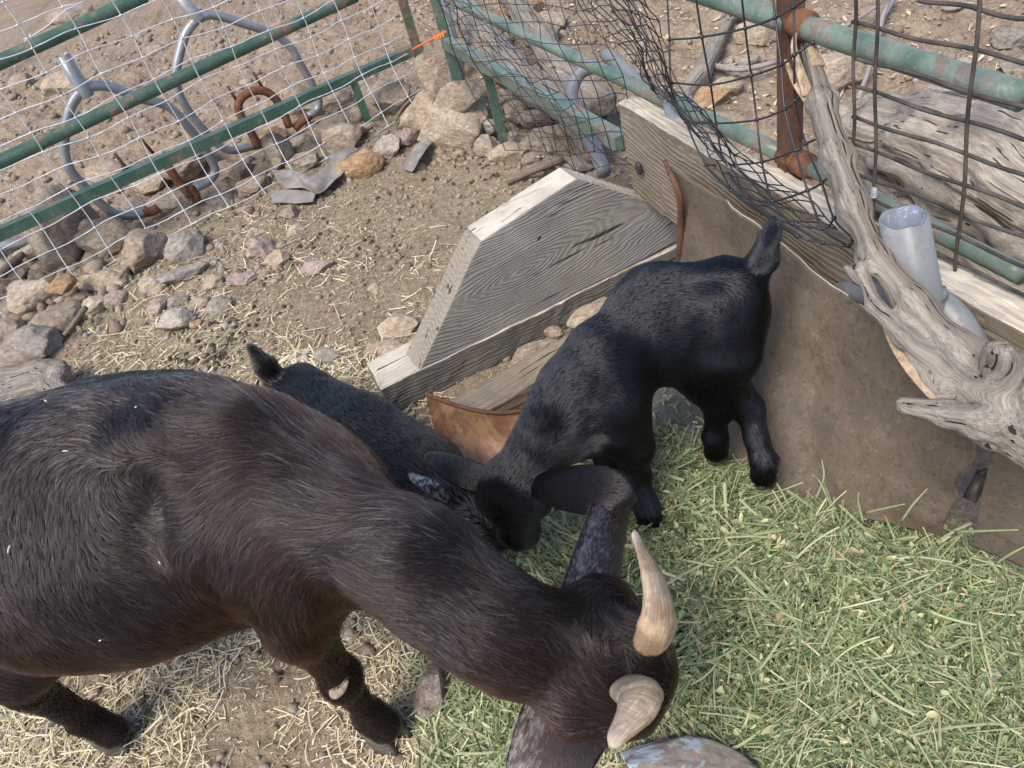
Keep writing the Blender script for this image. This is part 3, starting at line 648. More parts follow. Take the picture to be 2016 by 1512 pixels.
# ------------------------------------------------------------------ pipe stands
def stand(name, plane, pipe_px, arms, rusty, label, r=.0165, rp=.024, extra=()):
    f = lambda x, y, o=0.: onplane(x, y, plane+FLn*o, FLn)
    root = empty(name, (plane[0], plane[1], 0), label, 'pipe stand', None)
    a, b = pipe_px; part('socket', pipe_open(f(*a), f(*b), rp), GALV, root)
    L = []
    for arm in arms: L.append(tube([f(*q) for q in arm], r, 14, sub=5))
    part('bow', merge(*L), GALV, root)
    for q in rusty: part('rusty_tube', tube([f(*p) for p in q], r*1.02, 12, sub=4), RUST, root)
    for q in extra: part('rod', tube([f(*p) for p in q], .006, 8), RUSTD, root)
Z_ = lambda L: [(x/2.88, y/2.88) for x, y in L]
stand('pipe_stand', P(300, 425, .02), [(172, 190), (122, 108)], [Z_([(480, 500), (420, 570), (385, 660), (365, 780), (370, 890), (410, 980), (500, 1080), (590, 1170), (670, 1215), (760, 1222), (830, 1205)]), Z_([(490, 500), (560, 485), (650, 500), (800, 560), (950, 600), (1050, 700), (1130, 800), (1195, 900), (1220, 970), (1180, 1030), (1110, 1065)])],
      [Z_([(810, 1210), (870, 1195), (900, 1175)]), Z_([(950, 940), (1010, 1030), (1080, 1110)]), Z_([(1070, 1060), (1100, 1090), (1120, 1140)])], 'galvanised bow-shaped pipe stand nearest the left edge, behind the wire mesh', extra=[Z_([(800, 790), (870, 870)]), Z_([(650, 870), (760, 1010)])])
stand('pipe_stand', P(520, 285, .02), [(392, 38), (345, -15)], [Z_([(1110, 115), (1055, 190), (1020, 300), (998, 420), (1010, 520), (1075, 640), (1150, 730), (1215, 800), (1300, 852), (1400, 835), (1430, 825)]), Z_([(1130, 105), (1180, 85), (1260, 95), (1400, 140), (1550, 190), (1645, 265), (1705, 370), (1765, 470), (1805, 560), (1800, 620), (1750, 660)])],
      [Z_([(1420, 830), (1480, 815), (1510, 790)]), Z_([(1470, 830), (1410, 730), (1355, 630), (1365, 560), (1440, 515), (1520, 525), (1590, 600), (1640, 720)]), Z_([(1760, 655), (1700, 700), (1670, 730)])], 'galvanised bow-shaped pipe stand with a rusty inner loop, beyond the gate', extra=[Z_([(1290, 490), (1345, 575)]), Z_([(1435, 410), (1490, 500)])])
solo('pipe', merge(pipe_open(P(-60, 500, .05), P(66, 472, .05), .022), ), PVC, 'short grey pipe lying on the stones at the left edge', 'pipe')
bn_ = A(.97, .22, 0)
# stand on the right, between board and rusted sheet
s3 = empty('pipe_stand', tuple(P(1812, 572, .47)*A(1, 1, 0)), 'pale grey pipe stand upright between the driftwood branch and the long board', 'pipe stand')
m0 = P(1814, 600, .46); m1 = P(1779, 428, .592)
part('socket', pipe_open(m0, m1, .0270, .0035, 36, skew=.004), PVC, s3)
part('socket_lining', pipe_open(m0+(m1-m0)*.05, m1-(m1-m0)*.012, .0233, .002, 32), PVCIN, s3)
part('bow', merge(tube([P(1816, 590, .46), P(1850, 600, .45), P(1895, 650, .43), P(1930, 720, .38), P(1950, 800, .30), P(1950, 850, .2)], .020, 18, sub=5), tube([P(1810, 590, .455), P(1760, 582, .43), P(1710, 577, .385), P(1670, 573, .35), P(1645, 580, .33)], .017, 18, sub=5)), PVC, s3)
part('weld', tube([P(1812, 578, .472), P(1816, 594, .462)], .0302, 24), PVC, s3)
hb = P(1360, 300, .40); s4 = empty('pipe_stand', (hb[0], hb[1], 0), 'dull grey pipe stand behind the high end of the long board', 'pipe stand')
part('socket', pipe_open(P(1352, 290, .38), P(1334, 196, .47), .030, .0035, 30), GALV, s4)
part('bow', merge(tube([P(1350, 285, .38), P(1310, 235, .37), P(1262, 175, .34), P(1215, 125, .27), P(1193, 108, .22)], .021, 14, sub=5), tube([P(1180, 128, .26), P(1140, 145, .25), P(1125, 200, .2), P(1165, 280, .14), P(1190, 340, .1)], .021, 14, sub=5)), PVC, s4)
# ------------------------------------------------------------------ timbers
bt0, bt1 = P(1215, 205, .445), P(2030, 664, .445); bd = nrm(bt1-bt0); bn = nrm(A(bd[1], -bd[0], 0)); bn = bn if bn[0] > 0 else -bn   # away from the pen
def c8(p0, p1, back, down):
    return [p0-down, p1-down, p0-down+back, p1-down+back, p0, p1, p0+back, p1+back]
bt1x = bt1+bd*.25
ob = timber('board', c8(bt0, bt1x, bn*.052+A(0, 0, .003), A(-.012, 0, .225)), [BROWNW, PALEW, ENDW], nseg=(60, 5, 10), jit=.0022, seed=3)
tag(ob, 'long thick weathered board set on edge against the right fence', 'board')
bolt = onplane(1260, 330, bt0, bn)-bn*.004; adopt_ = mesh('bolt', ellmesh(bolt-A(*ob.location[:]), [bd, A(0, 0, 1), bn], (.011, .016, .006))[0], ellmesh(bolt, [bd, A(0, 0, 1), bn], (.011, .016, .006))[1], DWIRE, ob)
w0, w1 = P(808, 738, .075), P(1345, 476, .075); wd = nrm(w1-w0); wn = nrm(A(-wd[1], wd[0], 0))
def wf(px, py, lean=0.): return onplane(px, py, w0, wn+A(0, 0, lean))
th_ = .085
root = empty('ramp_board', tuple(A(w0[0]+.3, w0[1]+.1, 0)), 'thick grey wooden block with slanting sawn ends and a dark knot', 'wooden block')
pts = [wf(822, 742), wf(1345, 478), wf(1336, 418), wf(1138, 352), wf(946, 478)]; LN = -.10
pts = [onplane(x, y, w0, wn+A(0, 0, LN)) for x, y in ((820, 741), (1345, 470), (1336, 414), (1138, 352), (946, 477))]
def prism(pts, back, mats, root, name, nsub=26, seed=0):
    import bmesh
    pts = np.array(pts); n = len(pts); e1 = nrm(pts[1]-pts[0]); nn = nrm(np.cross(e1, pts[-1]-pts[0])); e2 = np.cross(nn, e1); bm = bmesh.new(); org = A(*root.location[:])
    f = [bm.verts.new(p-org) for p in pts]; b = [bm.verts.new(p-org+back) for p in pts]; ff = bm.faces.new(f); fb = bm.faces.new(b[::-1]); ff.material_index = 0; fb.material_index = 0
    for i in range(n):
        q = bm.faces.new((f[i], b[i], b[(i+1) % n], f[(i+1) % n])); q.material_index = mats[1][i]
    bmesh.ops.recalc_face_normals(bm, faces=bm.faces); bmesh.ops.bevel(bm, geom=bm.edges[:], offset=.003, segments=2, profile=.6, affect='EDGES')
    bmesh.ops.triangulate(bm, faces=bm.faces[:]); bmesh.ops.subdivide_edges(bm, edges=[e for e in bm.edges if e.calc_length() > .03], cuts=6, use_grid_fill=True)
    bmesh.ops.triangulate(bm, faces=bm.faces[:])
    me = bpy.data.meshes.new(name); bm.to_mesh(me); bm.free(); V = np.array([v.co[:] for v in me.vertices])+org
    g = np.stack([(V-pts[0])@e1, (V-pts[0])@e2, (V-pts[0])@nn], 1); V2 = V+np.stack([vnoise(V, 12, seed+i)*.0018+vnoise(V, 70, seed+i+5)*.0008 for i in range(3)], 1)-org
    me.vertices.foreach_set('co', V2.astype(np.float32).ravel()); a = me.attributes.new('g', 'FLOAT_VECTOR', 'POINT'); a.data.foreach_set('vector', g.astype(np.float32).ravel())
    for m in mats[0]: me.materials.append(m)
    o = bpy.data.objects.new(name, me); C.objects.link(o); o.parent = root; return o
bk = wn*th_
prism(pts, bk+A(0, 0, .0), ([GREYW, PALEW, ENDW], [0, 2, 1, 1, 2]), root, 'block')
kp_ = onplane(1060, 470, w0, wn+A(0, 0, LN)); part('nail_slot', ellmesh(kp_-wn*.0005, [wd*.8+A(0, 0, .5), A(0, 0, 1)*.8-wd*.5, wn], (.0085, .0035, .002)), NT('slot').bsdf((.03, .025, .02), .9), root)
l0 = P(775, 768, .068); l0 = w0-wd*.075-wn*.004; l1 = w1+wd*.02-wn*.004; l0[2] = l1[2] = .074
DGREYW = ring_wood('dark_grey_plank', (.09, .088, .083), (.17, .165, .155), (.22, .20, .175), .008, (.5, .6), dirt=(.12, .105, .09))
ol = timber('plank', c8(l0, l1, wn*.125, A(0, 0, .085)), [DGREYW, PALEW, ENDW], nseg=(50, 10, 6), jit=.0025, seed=11)
tag(ol, 'rough plank lying flat beneath the grey wooden block', 'plank')
l0, l1 = P(868, 800, .075), P(1235, 585, .075); d_ = nrm(l1-l0); n_ = nrm(A(d_[1], -d_[0], 0))
ol = timber('beam', c8(l0+A(0, 0, 0), l1, n_*.085, A(0, 0, .085)), [BROWNW, BROWNW, ENDW], nseg=(40, 8, 6), jit=.002, seed=17); tag(ol, 'brown squared beam on the ground between the grey block and the black kid', 'beam')
# ------------------------------------------------------------------ rusted sheets
cols = [((1333, 322, .41), (1288, 700, .05)), ((1420, 384, .40), (1345, 770, .05)), ((1512, 462, .395), (1395, 870, .045)), ((1562, 505, .385), (1460, 930, .045)), ((1648, 568, .37), (1560, 985, .045)), ((1740, 650, .35), (1650, 1010, .045)), ((1830, 745, .32), (1750, 1030, .04)), ((1924, 862, .275), (1850, 1050, .035))]
rows = []
for i, (t_, b_) in enumerate(cols):
    T_ = P(*t_); B_ = P(*b_); k = .80 if i < 5 else .45; M_ = A(T_[0]*k+B_[0]*(1-k)+.0, T_[1]*k+B_[1]*(1-k), B_[2]+.03); r = []
    for t in np.linspace(0, 1, 7): q = (1-t)**2*T_+2*t*(1-t)*M_+t*t*B_; q = q+(A(-.02, -.02, 0)*math.exp(-((i-3)/.7)**2)+A(.012, .01, 0)*math.exp(-((i-2)/.7)**2))*sin(pi*t); r.append(q)
    rows.append(r)
edge_pts = [r[0] for r in rows[1:7]]
V, F = sheet(rows, .0016, 110, 60, .014, 4); E_ = fbm(V, 30, 3, 12); jit_ = np.zeros_like(V)
N1 = 110*60
for q in (0, 1):
    ids = q*N1+np.arange(N1).reshape(110, 60)
    for c in range(3): V[ids[-1-c], :] += (FRd*-.006*(3-c)/3)[None]*fbm(V[ids[-1-c]], 16, 3, 12)[:, None]*2.2; V[ids[:, c], 2] += .0035*(3-c)/3*fbm(V[ids[:, c]], 30, 3, 5)
msh = solo('metal_sheet', (V, F), SHEET, 'large curved sheet of brown rusted metal leaning behind the standing kid', 'metal sheet')
top_ = V[np.arange(18, 100)*60]+A(0, 0, .0006)-A(*msh.location[:]); mesh('edge_highlight', *tube(top_, .0011, 5), NT('highlight_metal').bsdf((.55, .50, .42), .4, metal=.4), msh)  # thin tube on the top edge; its pale colour paints in the highlight
rows = [[P(x, y, z) for x, y, z in r] for r in (((1958, 872, .265), (1935, 970, .14), (1915, 1075, .03)), ((2016, 884, .26), (1990, 990, .14), (1975, 1100, .03)), ((2100, 905, .25), (2080, 1010, .14), (2060, 1140, .03)))]
solo('metal_sheet', sheet(rows, .0016, 50, 40, .006, 9), SHEET, 'torn end of a rusted metal sheet at the right edge under the driftwood', 'metal sheet')
rows = [[P(x, y, z) for x, y, z in r] for r in (((838, 776, .155), (852, 830, .085), (875, 890, .045), (900, 960, .035)), ((900, 800, .14), (905, 850, .075), (925, 900, .045), (950, 960, .035)), ((975, 814, .13), (972, 860, .07), (985, 905, .045), (1000, 960, .035)), ((1058, 806, .13), (1060, 860, .07), (1070, 905, .045), (1080, 960, .035)), ((1130, 790, .12), (1130, 850, .06), (1140, 900, .04), (1150, 950, .035)))]
pan = empty('metal_pan', tuple(P(960, 900, 0)), 'rusted orange metal pan with an upturned rim between the two kids', 'metal pan')
part('sheet', sheet(rows, .0022, 60, 44, .004, 21), PAN, pan); part('rim', tube([np.array(r[0])+A(0, 0, .002) for r in rows], .0045, 8, sub=8), RUSTD, pan)
fl_ = [[P(x, y, .042) for x, y in r] for r in (((1130, 800), (1190, 900), (1220, 960)), ((1240, 740), (1330, 850), (1380, 920)), ((1330, 690), (1450, 880), (1560, 990)))]
_m = NT('grey_tin'); TIN = _m.bsdf(_m.ramp(_m.noise(_m.coord(), 9, 6, .7), [(.3, (.10, .095, .085)), (.7, (.18, .165, .15))]), .6, _m.bump(_m.noise(_m.coord(), 90, 4), .3, .002), .2)
solo('metal_tray', sheet(fl_, .002, 40, 30, .003, 2), TIN, 'flat grey metal floor sheet showing between the legs of the standing kid', 'metal sheet')
solo('metal_strip', tube([P(1308, 316, .43), P(1322, 345, .41), P(1338, 388, .37), P(1341, 440, .30), P(1337, 515, .2), P(1334, 560, .12)], [.004, .0055, .007, .007, .008, .007], 9, sub=6), RUSTD, 'rolled rusty metal strip curling up where the board meets the grey block', 'metal strip')
bl = P(1925, 960, .08); solo('bolt', merge(tube([P(1908, 985, .10), P(1938, 930, .13)], .010, 12), tube([P(1925, 935, .13), P(1945, 925, .14)], .005, 10)), DWIRE, 'dark steel bolt in the gap between the two rusted sheets', 'bolt')
# ------------------------------------------------------------------ driftwood
def chain(pts, rad, k=.03): return [(pts[i], pts[i+1], rad[i], rad[i+1], k) for i in range(len(pts)-1)]
main = [P(1590, 88, .66), P(1618, 200, .635), P(1648, 310, .60), P(1682, 410, .57), P(1722, 500, .55), P(1800, 600, .525), P(1885, 690, .50), P(1975, 770, .475), P(2060, 830, .46), P(2200, 930, .44)]
R_ = [.0115, .015, .0165, .017, .017, .0175, .020, .037, .042, .040]
br = chain(main, R_, .02)
br += chain([P(1695, 520, .555), P(1722, 600, .53), P(1785, 662, .51), P(1870, 730, .49), P(1955, 800, .47)], [.008, .010, .011, .014, .022], .008)
br += chain([P(1786, 797, .50), P(1860, 810, .485), P(1930, 825, .475), P(2010, 850, .46)], [.0085, .012, .0135, .019], .01)
br += chain([P(1968, 690, .55), P(1978, 740, .50)], [.014, .026], .02)
br += chain([P(1895, 835, .44), P(1960, 860, .44), P(2040, 880, .44)], [.008, .012, .02], .01)
br += chain([P(1742, 636, .50), P(1800, 700, .49), P(1860, 770, .48)], [.003, .007, .010], .006)
br += chain([P(1690, 545, .54), P(1665, 525, .55)], [.012, .006], .01)
brn = wood_solid('driftwood_branch', br, 'long grey driftwood branch with a splintered tip lying over the board on the right', 'driftwood', DRIFT, h=.0032, disp=.0052, seed=2, ridges=1.5)
_m = NT('fresh_wood'); FRESH = wood_mat('fresh_split', (.24, .17, .11), (.38, .28, .18), (.50, .39, .27), (3, 40, 40), crack=.3)
def splinter(pts, w, tk, nm, mat=FRESH):
    rows = []; t = nrm(pts[-1]-pts[0]); sdv = nrm(np.cross(t, -CF))
    for i, p in enumerate(pts):
        k = w*(1-.75*i/(len(pts)-1)); rows.append([p-sdv*k, p-CF*k*.35, p+sdv*k])
    V, F = sheet(rows, tk, 20, 8, .0012, 3); g = np.stack([(V-pts[0])@t, (V-pts[0])@sdv, V@CF], 1)
    o = mesh(nm, V-A(*brn.location[:]), F, mat, brn, True, {'g': g}); return o
splinter([P(1592, 190, .64), P(1574, 140, .66), P(1562, 95, .68), P(1566, 66, .69)], .008, .004, 'splinter')
splinter([P(1590, 200, .635), P(1566, 165, .645), P(1550, 128, .655), P(1546, 118, .66)], .006, .003, 'splinter')
splinter([P(1610, 130, .655), P(1598, 95, .665), P(1590, 72, .675)], .010, .004, 'splinter')
splinter([P(1855, 790, .475), P(1800, 735, .485), P(1760, 680, .49), P(1738, 632, .495)], .010, .004, 'splinter')
splinter([P(1905, 820, .46), P(1850, 770, .465), P(1800, 700, .47)], .012, .004, 'splinter')
lg = [P(1650, 235, .10), P(1740, 270, .12), P(1850, 300, .15), P(1960, 350, .15), P(2080, 430, .14), P(2250, 520, .14)]
wood_solid('log', chain(lg, [.05, .09, .12, .135, .12, .1], .06)+chain([P(1850, 260, .15), P(1870, 205, .18)], [.09, .06], .05)+chain([P(1700, 330, .05), P(1850, 420, .05), P(2050, 540, .05)], [.05, .085, .08], .04)+chain([P(1650, 260, .1), P(1630, 200, .09)], [.04, .02], .03),
           'big weathered grey log with blackened hollows behind the dark wire panel', 'log', DARKLOG, h=.007, disp=.016, seed=5)
wood_solid('log', chain([P(880, -30, .08), P(945, 60, .10), P(1010, 140, .10), P(1060, 180, .09), P(1130, 220, .08), P(1170, 290, .06)], [.05, .065, .06, .055, .05, .04], .04)+chain([P(1000, -10, .12), P(1060, 70, .12), P(1110, 150, .10), P(1190, 200, .09)], [.04, .05, .05, .045], .04),
           'twisted pale driftwood trunk behind the green panel and netting', 'log', DRIFT, h=.007, disp=.012, seed=6)
wood_solid('log', chain([P(-120, 800, .06), P(20, 765, .06), P(85, 745, .06), P(118, 728, .07)], [.06, .055, .045, .03], .04)+chain([P(85, 745, .06), P(125, 770, .05)], [.04, .02], .03), 'pale knotty end of a log above the back of the large goat', 'log', DRIFT, h=.006, disp=.009, seed=8)
wood_solid('branch', chain([P(1448, 22, .04), P(1410, 90, .05), P(1378, 150, .06), P(1340, 200, .05)], [.02, .028, .032, .03], .02)+chain([P(1440, 40, .05), P(1475, 10, .05)], [.014, .008], .01), 'grey forked branch lying on the dirt behind the big-hole netting', 'branch', DRIFT, h=.006, disp=.006, seed=9)
def stick(pts, r, label, mat, group=None, cat='stick'):
    V, F = tube(pts, r, 8, sub=5); t = nrm(np.array(pts[-1])-np.array(pts[0])); V = V+.0012*np.stack([vnoise(V, 90, i) for i in range(3)], 1); g = np.stack([V@t, V@np.cross(t, UPV), V[:, 2]], 1)
    solo('stick', (V, F, {'g': g}), mat, label, cat, group)
UPV = A(0, 0, 1)
TWIG = wood_mat('twig', (.10, .075, .055), (.19, .15, .12), (.28, .24, .2), (3, 60, 60)); TWIGP = wood_mat('twig_grey', (.20, .17, .16), (.30, .26, .25), (.40, .36, .34), (3, 60, 60))
for pts, r, lb, mt in (([P(168, 606, .04), P(150, 630, .04), P(126, 660, .02)], [.009, .0085, .007], 'dark stick poking down from the stones above the grey slab', TWIG),
    ([P(998, 358, .015), P(1050, 335, .02), P(1108, 312, .02)], [.010, .013, .015], 'dark brown stick behind the top corner of the grey block', TWIG),
    ([P(1392, 128, .04), P(1460, 136, .05), P(1530, 122, .04)], [.011, .010, .008], 'thin mottled stick lying level behind the netting', TWIGP),
    ([P(1762, -10, .03), P(1738, 35, .04), P(1722, 100, .04), P(1690, 195, .03)], [.012, .010, .009, .007], 'smooth purplish twig curving behind the dark wire panel', TWIGP),
    ([P(1650, 60, .06), P(1700, 30, .06), P(1750, -8, .05)], [.005, .006, .006], 'slim pale twig above the thick green rail', TWIGP),
    ([P(1602, 100, .02), P(1630, 80, .03), P(1690, 30, .03)], [.006, .006, .006], 'grey twig under the thick green rail beside the rusted upright', TWIGP),
    ([P(778, 236, .02), P(800, 205, .03), P(830, 180, .05)], [.008, .007, .006], 'bent dark stick left of the corner stones', TWIG),
    ([P(0, 545, .05), P(22, 520, .05), P(45, 500, .05)], [.014, .016, .012], 'dark wooden stump end among the stones at the left edge', TWIG),
    ([P(395, 715, .01), P(420, 700, .012), P(448, 682, .01)], [.003, .004, .003], 'thin brown twig on the soil above the large goat', TWIG)):
    stick(pts, r, lb, mt)
# cloth scraps
def cloth(px, label, seed, lift=.03):
    rows = [[P(x, y, z) for x, y, z in r] for r in px]; V, F = sheet(rows, .003, 60, 24, .016, seed); V[:, 2] = np.maximum(V[:, 2], gh(V[:, 0], V[:, 1])+.003); solo('rag', (V, F), CLOTH, label, 'rag')
cloth((((535, 335, .03), (545, 350, .05), (560, 372, .015)), ((575, 335, .05), (585, 352, .03), (595, 370, .02)), ((615, 350, .035), (620, 362, .055), (628, 380, .02)), ((640, 330, .05), (655, 340, .03), (668, 352, .03)), ((665, 300, .05), (680, 308, .07), (690, 322, .03)), ((695, 290, .05), (705, 295, .05), (712, 302, .03))), 'long crumpled grey rag trailing toward the ochre rock', 31)
cloth((((533, 375, .015), (535, 398, .01)), ((580, 374, .03), (582, 402, .01)), ((622, 376, .015), (618, 400, .01))), 'small flat grey rag below the long crumpled one', 33)
cloth((((835, 270, .04), (850, 282, .03)), ((812, 296, .03), (828, 306, .05)), ((790, 328, .02), (808, 336, .015))), 'twisted grey rag in front of the largest boulder', 35)
# ------------------------------------------------------------------ goats
def imd(deg, dep=0.):      # a world direction that runs at this slope across the flank (0 = right, 90 = up)
    a = radians(deg); return CR*cos(a)+CU*sin(a)+CF*dep
def hairmat(name, rough=.35, ior=1.45):
    m = NT(name); at = m.n('Attribute', attribute_name='hc').outputs['Color']
    b = m.n('BsdfHairPrincipled', {'Color': at, 'Roughness': rough, 'Radial Roughness': .38, 'Random Roughness': .2, 'IOR': ior}, parametrization='COLOR')
    m.t.links.new(b.outputs[0], m.out.inputs[0]); return m.m
HAIR = hairmat('goat_hair', .26, 1.40); HAIRK = hairmat('kid_hair', .20, 1.45)
_m = NT('goat_skin'); SKIN = _m.bsdf((.018, .013, .012), .95, spec=.03)
_m = NT('kid_skin'); KSKIN = _m.bsdf((.006, .006, .007), .9, spec=.05)
def leaf_ear(cl, wid, up, th=.005, cup=.3, nu=18, nv=10):
    """ear blade: centre line, half widths, the direction its back faces"""
    cl = np.array(cl); n = len(cl); t = np.linspace(0, 1, nu); ts = np.linspace(0, 1, n)
    def sp(a):
        a = np.array(a, float)
        if a.ndim == 1: a = a[:, None]
        r = []
        for j in range(a.shape[1]):
            c = np.polyfit(ts, a[:, j], min(3, n-1)); r.append(np.polyval(c, t))
        return np.stack(r, 1)
    c = sp(cl); w = np.interp(t, ts, wid); w = np.convolve(np.pad(w, 1, 'edge'), [.25, .5, .25], 'valid'); w[-1] = wid[-1]*.6
    tg = nrm(np.gradient(c, axis=0)); up = nrm(A(*up)); V = []; L = []
    for side in (1, -1):
        for i in range(nu):
            s = nrm(np.cross(tg[i], up)); u = nrm(np.cross(s, tg[i]))
            for j in range(nv):
                q = -1+2*j/(nv-1); e = (1-q*q)**.5
                V.append(c[i]+s*w[i]*q+u*(-cup*w[i]*q*q+side*th*e*(1 if i < nu-1 else .2))); L.append(q)
    F = []
    for k in range(2):
        for i in range(nu-1):
            for j in range(nv-1):
                a = k*nu*nv+i*nv+j; f = (a, a+1, a+nv+1, a+nv); F.append(f if k == 0 else f[::-1])
    for i in range(nu-1):
        for j, r in ((0, 0), (nv-1, 1)):
            a = i*nv+j; b = nu*nv+a; f = (a, a+nv, b+nv, b); F.append(f if r == 0 else f[::-1])
    V = np.array(V); F = np.array(F); N_ = vnormals(V, F)
    if np.mean(N_[nv*3:nu*nv-nv*3]@up) < 0: F = F[:, ::-1]
    return V, F, tg, c, np.array(L)
def horn(pts, rad, flat, mat, root, name='horn', twist=1.2):
    pts = np.array(pts); n = 46; t = np.linspace(0, 1, n); ts = np.linspace(0, 1, len(pts))
    c = np.stack([np.polyval(np.polyfit(ts, pts[:, j], min(4, len(pts)-1)), t) for j in range(3)], 1); r = np.interp(t, ts, rad)
    tg = nrm(np.gradient(c, axis=0)); V = []; g = []; u = nrm(np.cross(tg[0], A(0, 0, 1)+.01))
    m = 24
    for i in range(n):
        u = nrm(u-tg[i]*np.dot(u, tg[i])); v = np.cross(tg[i], u)
        rr = r[i]*(1+.03*sin(i*1.1+.8*sin(i*.6))*(1-t[i])+.03*sin(i*.45+1)+.025*vnoise(c[i], 70, 3))
        for j in range(m):
            a = 2*pi*j/m; b = a+twist*t[i]
            e = cos(b)*u+flat*sin(b)*v; e = e*(1+.10*max(0, cos(b))**4)
            V.append(c[i]+e*rr); g.append((t[i], a/6.28, 0))
    F = [[i*m+j, i*m+(j+1) % m, (i+1)*m+(j+1) % m, (i+1)*m+j] for i in range(n-1) for j in range(m)]
    V.append(c[-1]+tg[-1]*r[-1]); g.append((1, 0, 0)); V.append(c[0]); g.append((0, 0, 0)); k = len(V)
    F = [tuple(f) for f in F]+[((n-1)*m+j, (n-1)*m+(j+1) % m, k-2) for j in range(m)]
    return part(name, (V, F, {'g': np.array(g)}), mat, root)
_m = NT('horn'); g_ = _m.n('Attribute', attribute_name='g').outputs['Vector']; sx = _m.n('SeparateXYZ', {0: g_}).outputs[0]
o_ = _m.coord('Object'); nz = _m.noise(o_, 28, 5, .6); nz2 = _m.noise(_m.coord(attr='g', scale=(22, 2.5, 1)), 1.5, 4, .6, .6); nz3 = _m.noise(_m.coord(attr='g', scale=(4, 14, 1)), 2.2, 4, .6)
c_ = _m.ramp(sx, [(0, (.27, .18, .10)), (.3, (.36, .25, .14)), (.7, (.33, .25, .165)), (.88, (.20, .16, .13)), (1, (.42, .36, .28))])
c_ = _m.mix(_m.ramp(nz, [(.42, 0.), (.56, .85)]), c_, (.17, .11, .065)); c_ = _m.mix(_m.ramp(_m.noise(o_, 13, 3, .5), [(.5, 0.), (.62, .6)]), c_, (.20, .18, .16)); c_ = _m.mix(_m.ramp(nz3, [(.5, 0.), (.72, .6)]), c_, (.50, .41, .29))
c_ = _m.mix(_m.ramp(_m.noise(o_, 90, 4, .7), [(.5, 0.), (.7, .5)]), c_, (.16, .12, .085))
HORN = _m.bsdf(c_, .42, _m.bump(_m.mix(.5, nz2, nz), .7, .004), spec=.4)
_m = NT('hoof'); HOOF = _m.bsdf(_m.ramp(_m.noise(_m.coord('Object', (1, 1, 6)), 40, 4), [(.3, (.03, .026, .024)), (.75, (.14, .12, .10))]), .5)
_m = NT('eye'); EYE = _m.bsdf((.02, .012, .006), .06, spec=.7)
_m = NT('callus'); CALL = _m.bsdf(_m.ramp(_m.noise(_m.coord(), 120, 4), [(.3, (.16, .12, .08)), (.7, (.34, .28, .2))]), .9)

def hoof_pair(p, fwd, mat, root, w=.016, ln=.045, h=.03):
    """two toes of a cloven hoof"""
    fwd = nrm(A(*fwd)*A(1, 1, 0)); s = np.cross(fwd, A(0, 0, 1)); L = []
    for q in (-1, 1):
        V = []; n = 14; lv = [(0, 1.), (.35, .97), (.8, .85), (1.1, .7)]
        for z, k in lv:
            for j in range(n):
                a = 2*pi*j/n; x = cos(a); y = sin(a); tip = (1-.35*max(0, x))
                V.append(A(*p)+fwd*(x*ln*.5*k-(z*.25*ln))+s*(q*w*.62+y*w*.55*k*tip)+A(0, 0, z*h))
        F = [(i*n+j, i*n+(j+1) % n, (i+1)*n+(j+1) % n, (i+1)*n+j) for i in range(len(lv)-1) for j in range(n)]
        F += [tuple(range(n))[::-1], tuple(len(V)-n+j for j in range(n))]; L.append((V, F))
    return part('hoof', merge(*L), mat, root)

# ---------------- the big doe
f_ = nrm(A(.96, -.27, 0)); l_ = A(.27, .96, 0); DO = A(-.31, .70, 0)
def D(a, b, z): return DO+f_*a+l_*b+A(0, 0, z)
UP = A(0, 0, 1); s = Solid()
dn = A(0, 0, -1.)
s.ell(D(-.30, -.008, .44), [f_, l_, UP], (.29, .187, .182), .05, flow=f_*.55+dn*1.0-l_*.3)
s.ell(D(-.62, 0, .49), [f_, l_, UP], (.19, .135, .15), .06, flow=dn-f_*.2)
s.cone(D(-.62, .0, .575), D(-.02, .01, .575), .060, .055, .09, flow=-f_-l_*.1)
s.ell(D(-.03, 0, .42), [f_, l_, UP], (.15, .115, .165), .05, flow=dn*.8+f_*.4)
s.ell(D(-.20, .095, .50), [f_, l_, UP], (.15, .080, .085), .09, flow=dn+l_*.3)        # far rib bulge
for sd_ in (-1, 1):
    s.cone(D(-.10, sd_*.055, .57 if sd_ > 0 else .585), D(.02, sd_*(.10 if sd_ < 0 else .07), .42), .042, .052, .05, flow=-f_*.8+dn*.9 if sd_ < 0 else -f_*.6+dn*.4)
    if sd_ > 0: s.cone(D(.0, .07, .40), D(.0, .085, .31), .055, .05, .04, flow=dn)
s.ell(P(255, 985, .605), [f_+UP*.3, l_, UP], (.030, .035, .050), .05, sub=True)   # hollow behind the shoulder blade
n0 = D(-.02, .0, .50); n1 = P(828, 1116, .47); n2 = P(1000, 1250, .42); n3 = P(1160, 1300, .365)
s.cone(n0, n1,   .086, .055, .05, flow=imd(172)); s.cone(n1, n2, .055, .049, .05, flow=imd(166)); s.cone(n2, n3, .049, .055, .05, flow=imd(160))
s.cone(D(.03, 0, .38), (n1+n2)/2-A(0, 0, .03), .06, .045, .05, flow=imd(150))
hc0 = P(1214, 1318, .352); hn = hc0+A(.015, .04, -.17); hl = nrm(A(.33, .94, 0)); hax = nrm(hn-hc0)
s.ell(hc0, [hl, np.cross(hax, hl), hax], (.056, .056, .062), .045, flow=imd(150))
s.cone(hc0+hax*.03, hn, .050, .030, .035, flow=-hax, lat=hl, sq=1.)
s.ell(hc0+A(.018, -.006, .012), [hl, f_, UP], (.045, .03, .03), .03, flow=imd(160))
for q in (-1, 1):
    s.ell(hc0+hl*q*.050+hax*.045+A(.016, 0, 0), [hl, hax, f_], (.016, .022, .02), .02, flow=-hax)
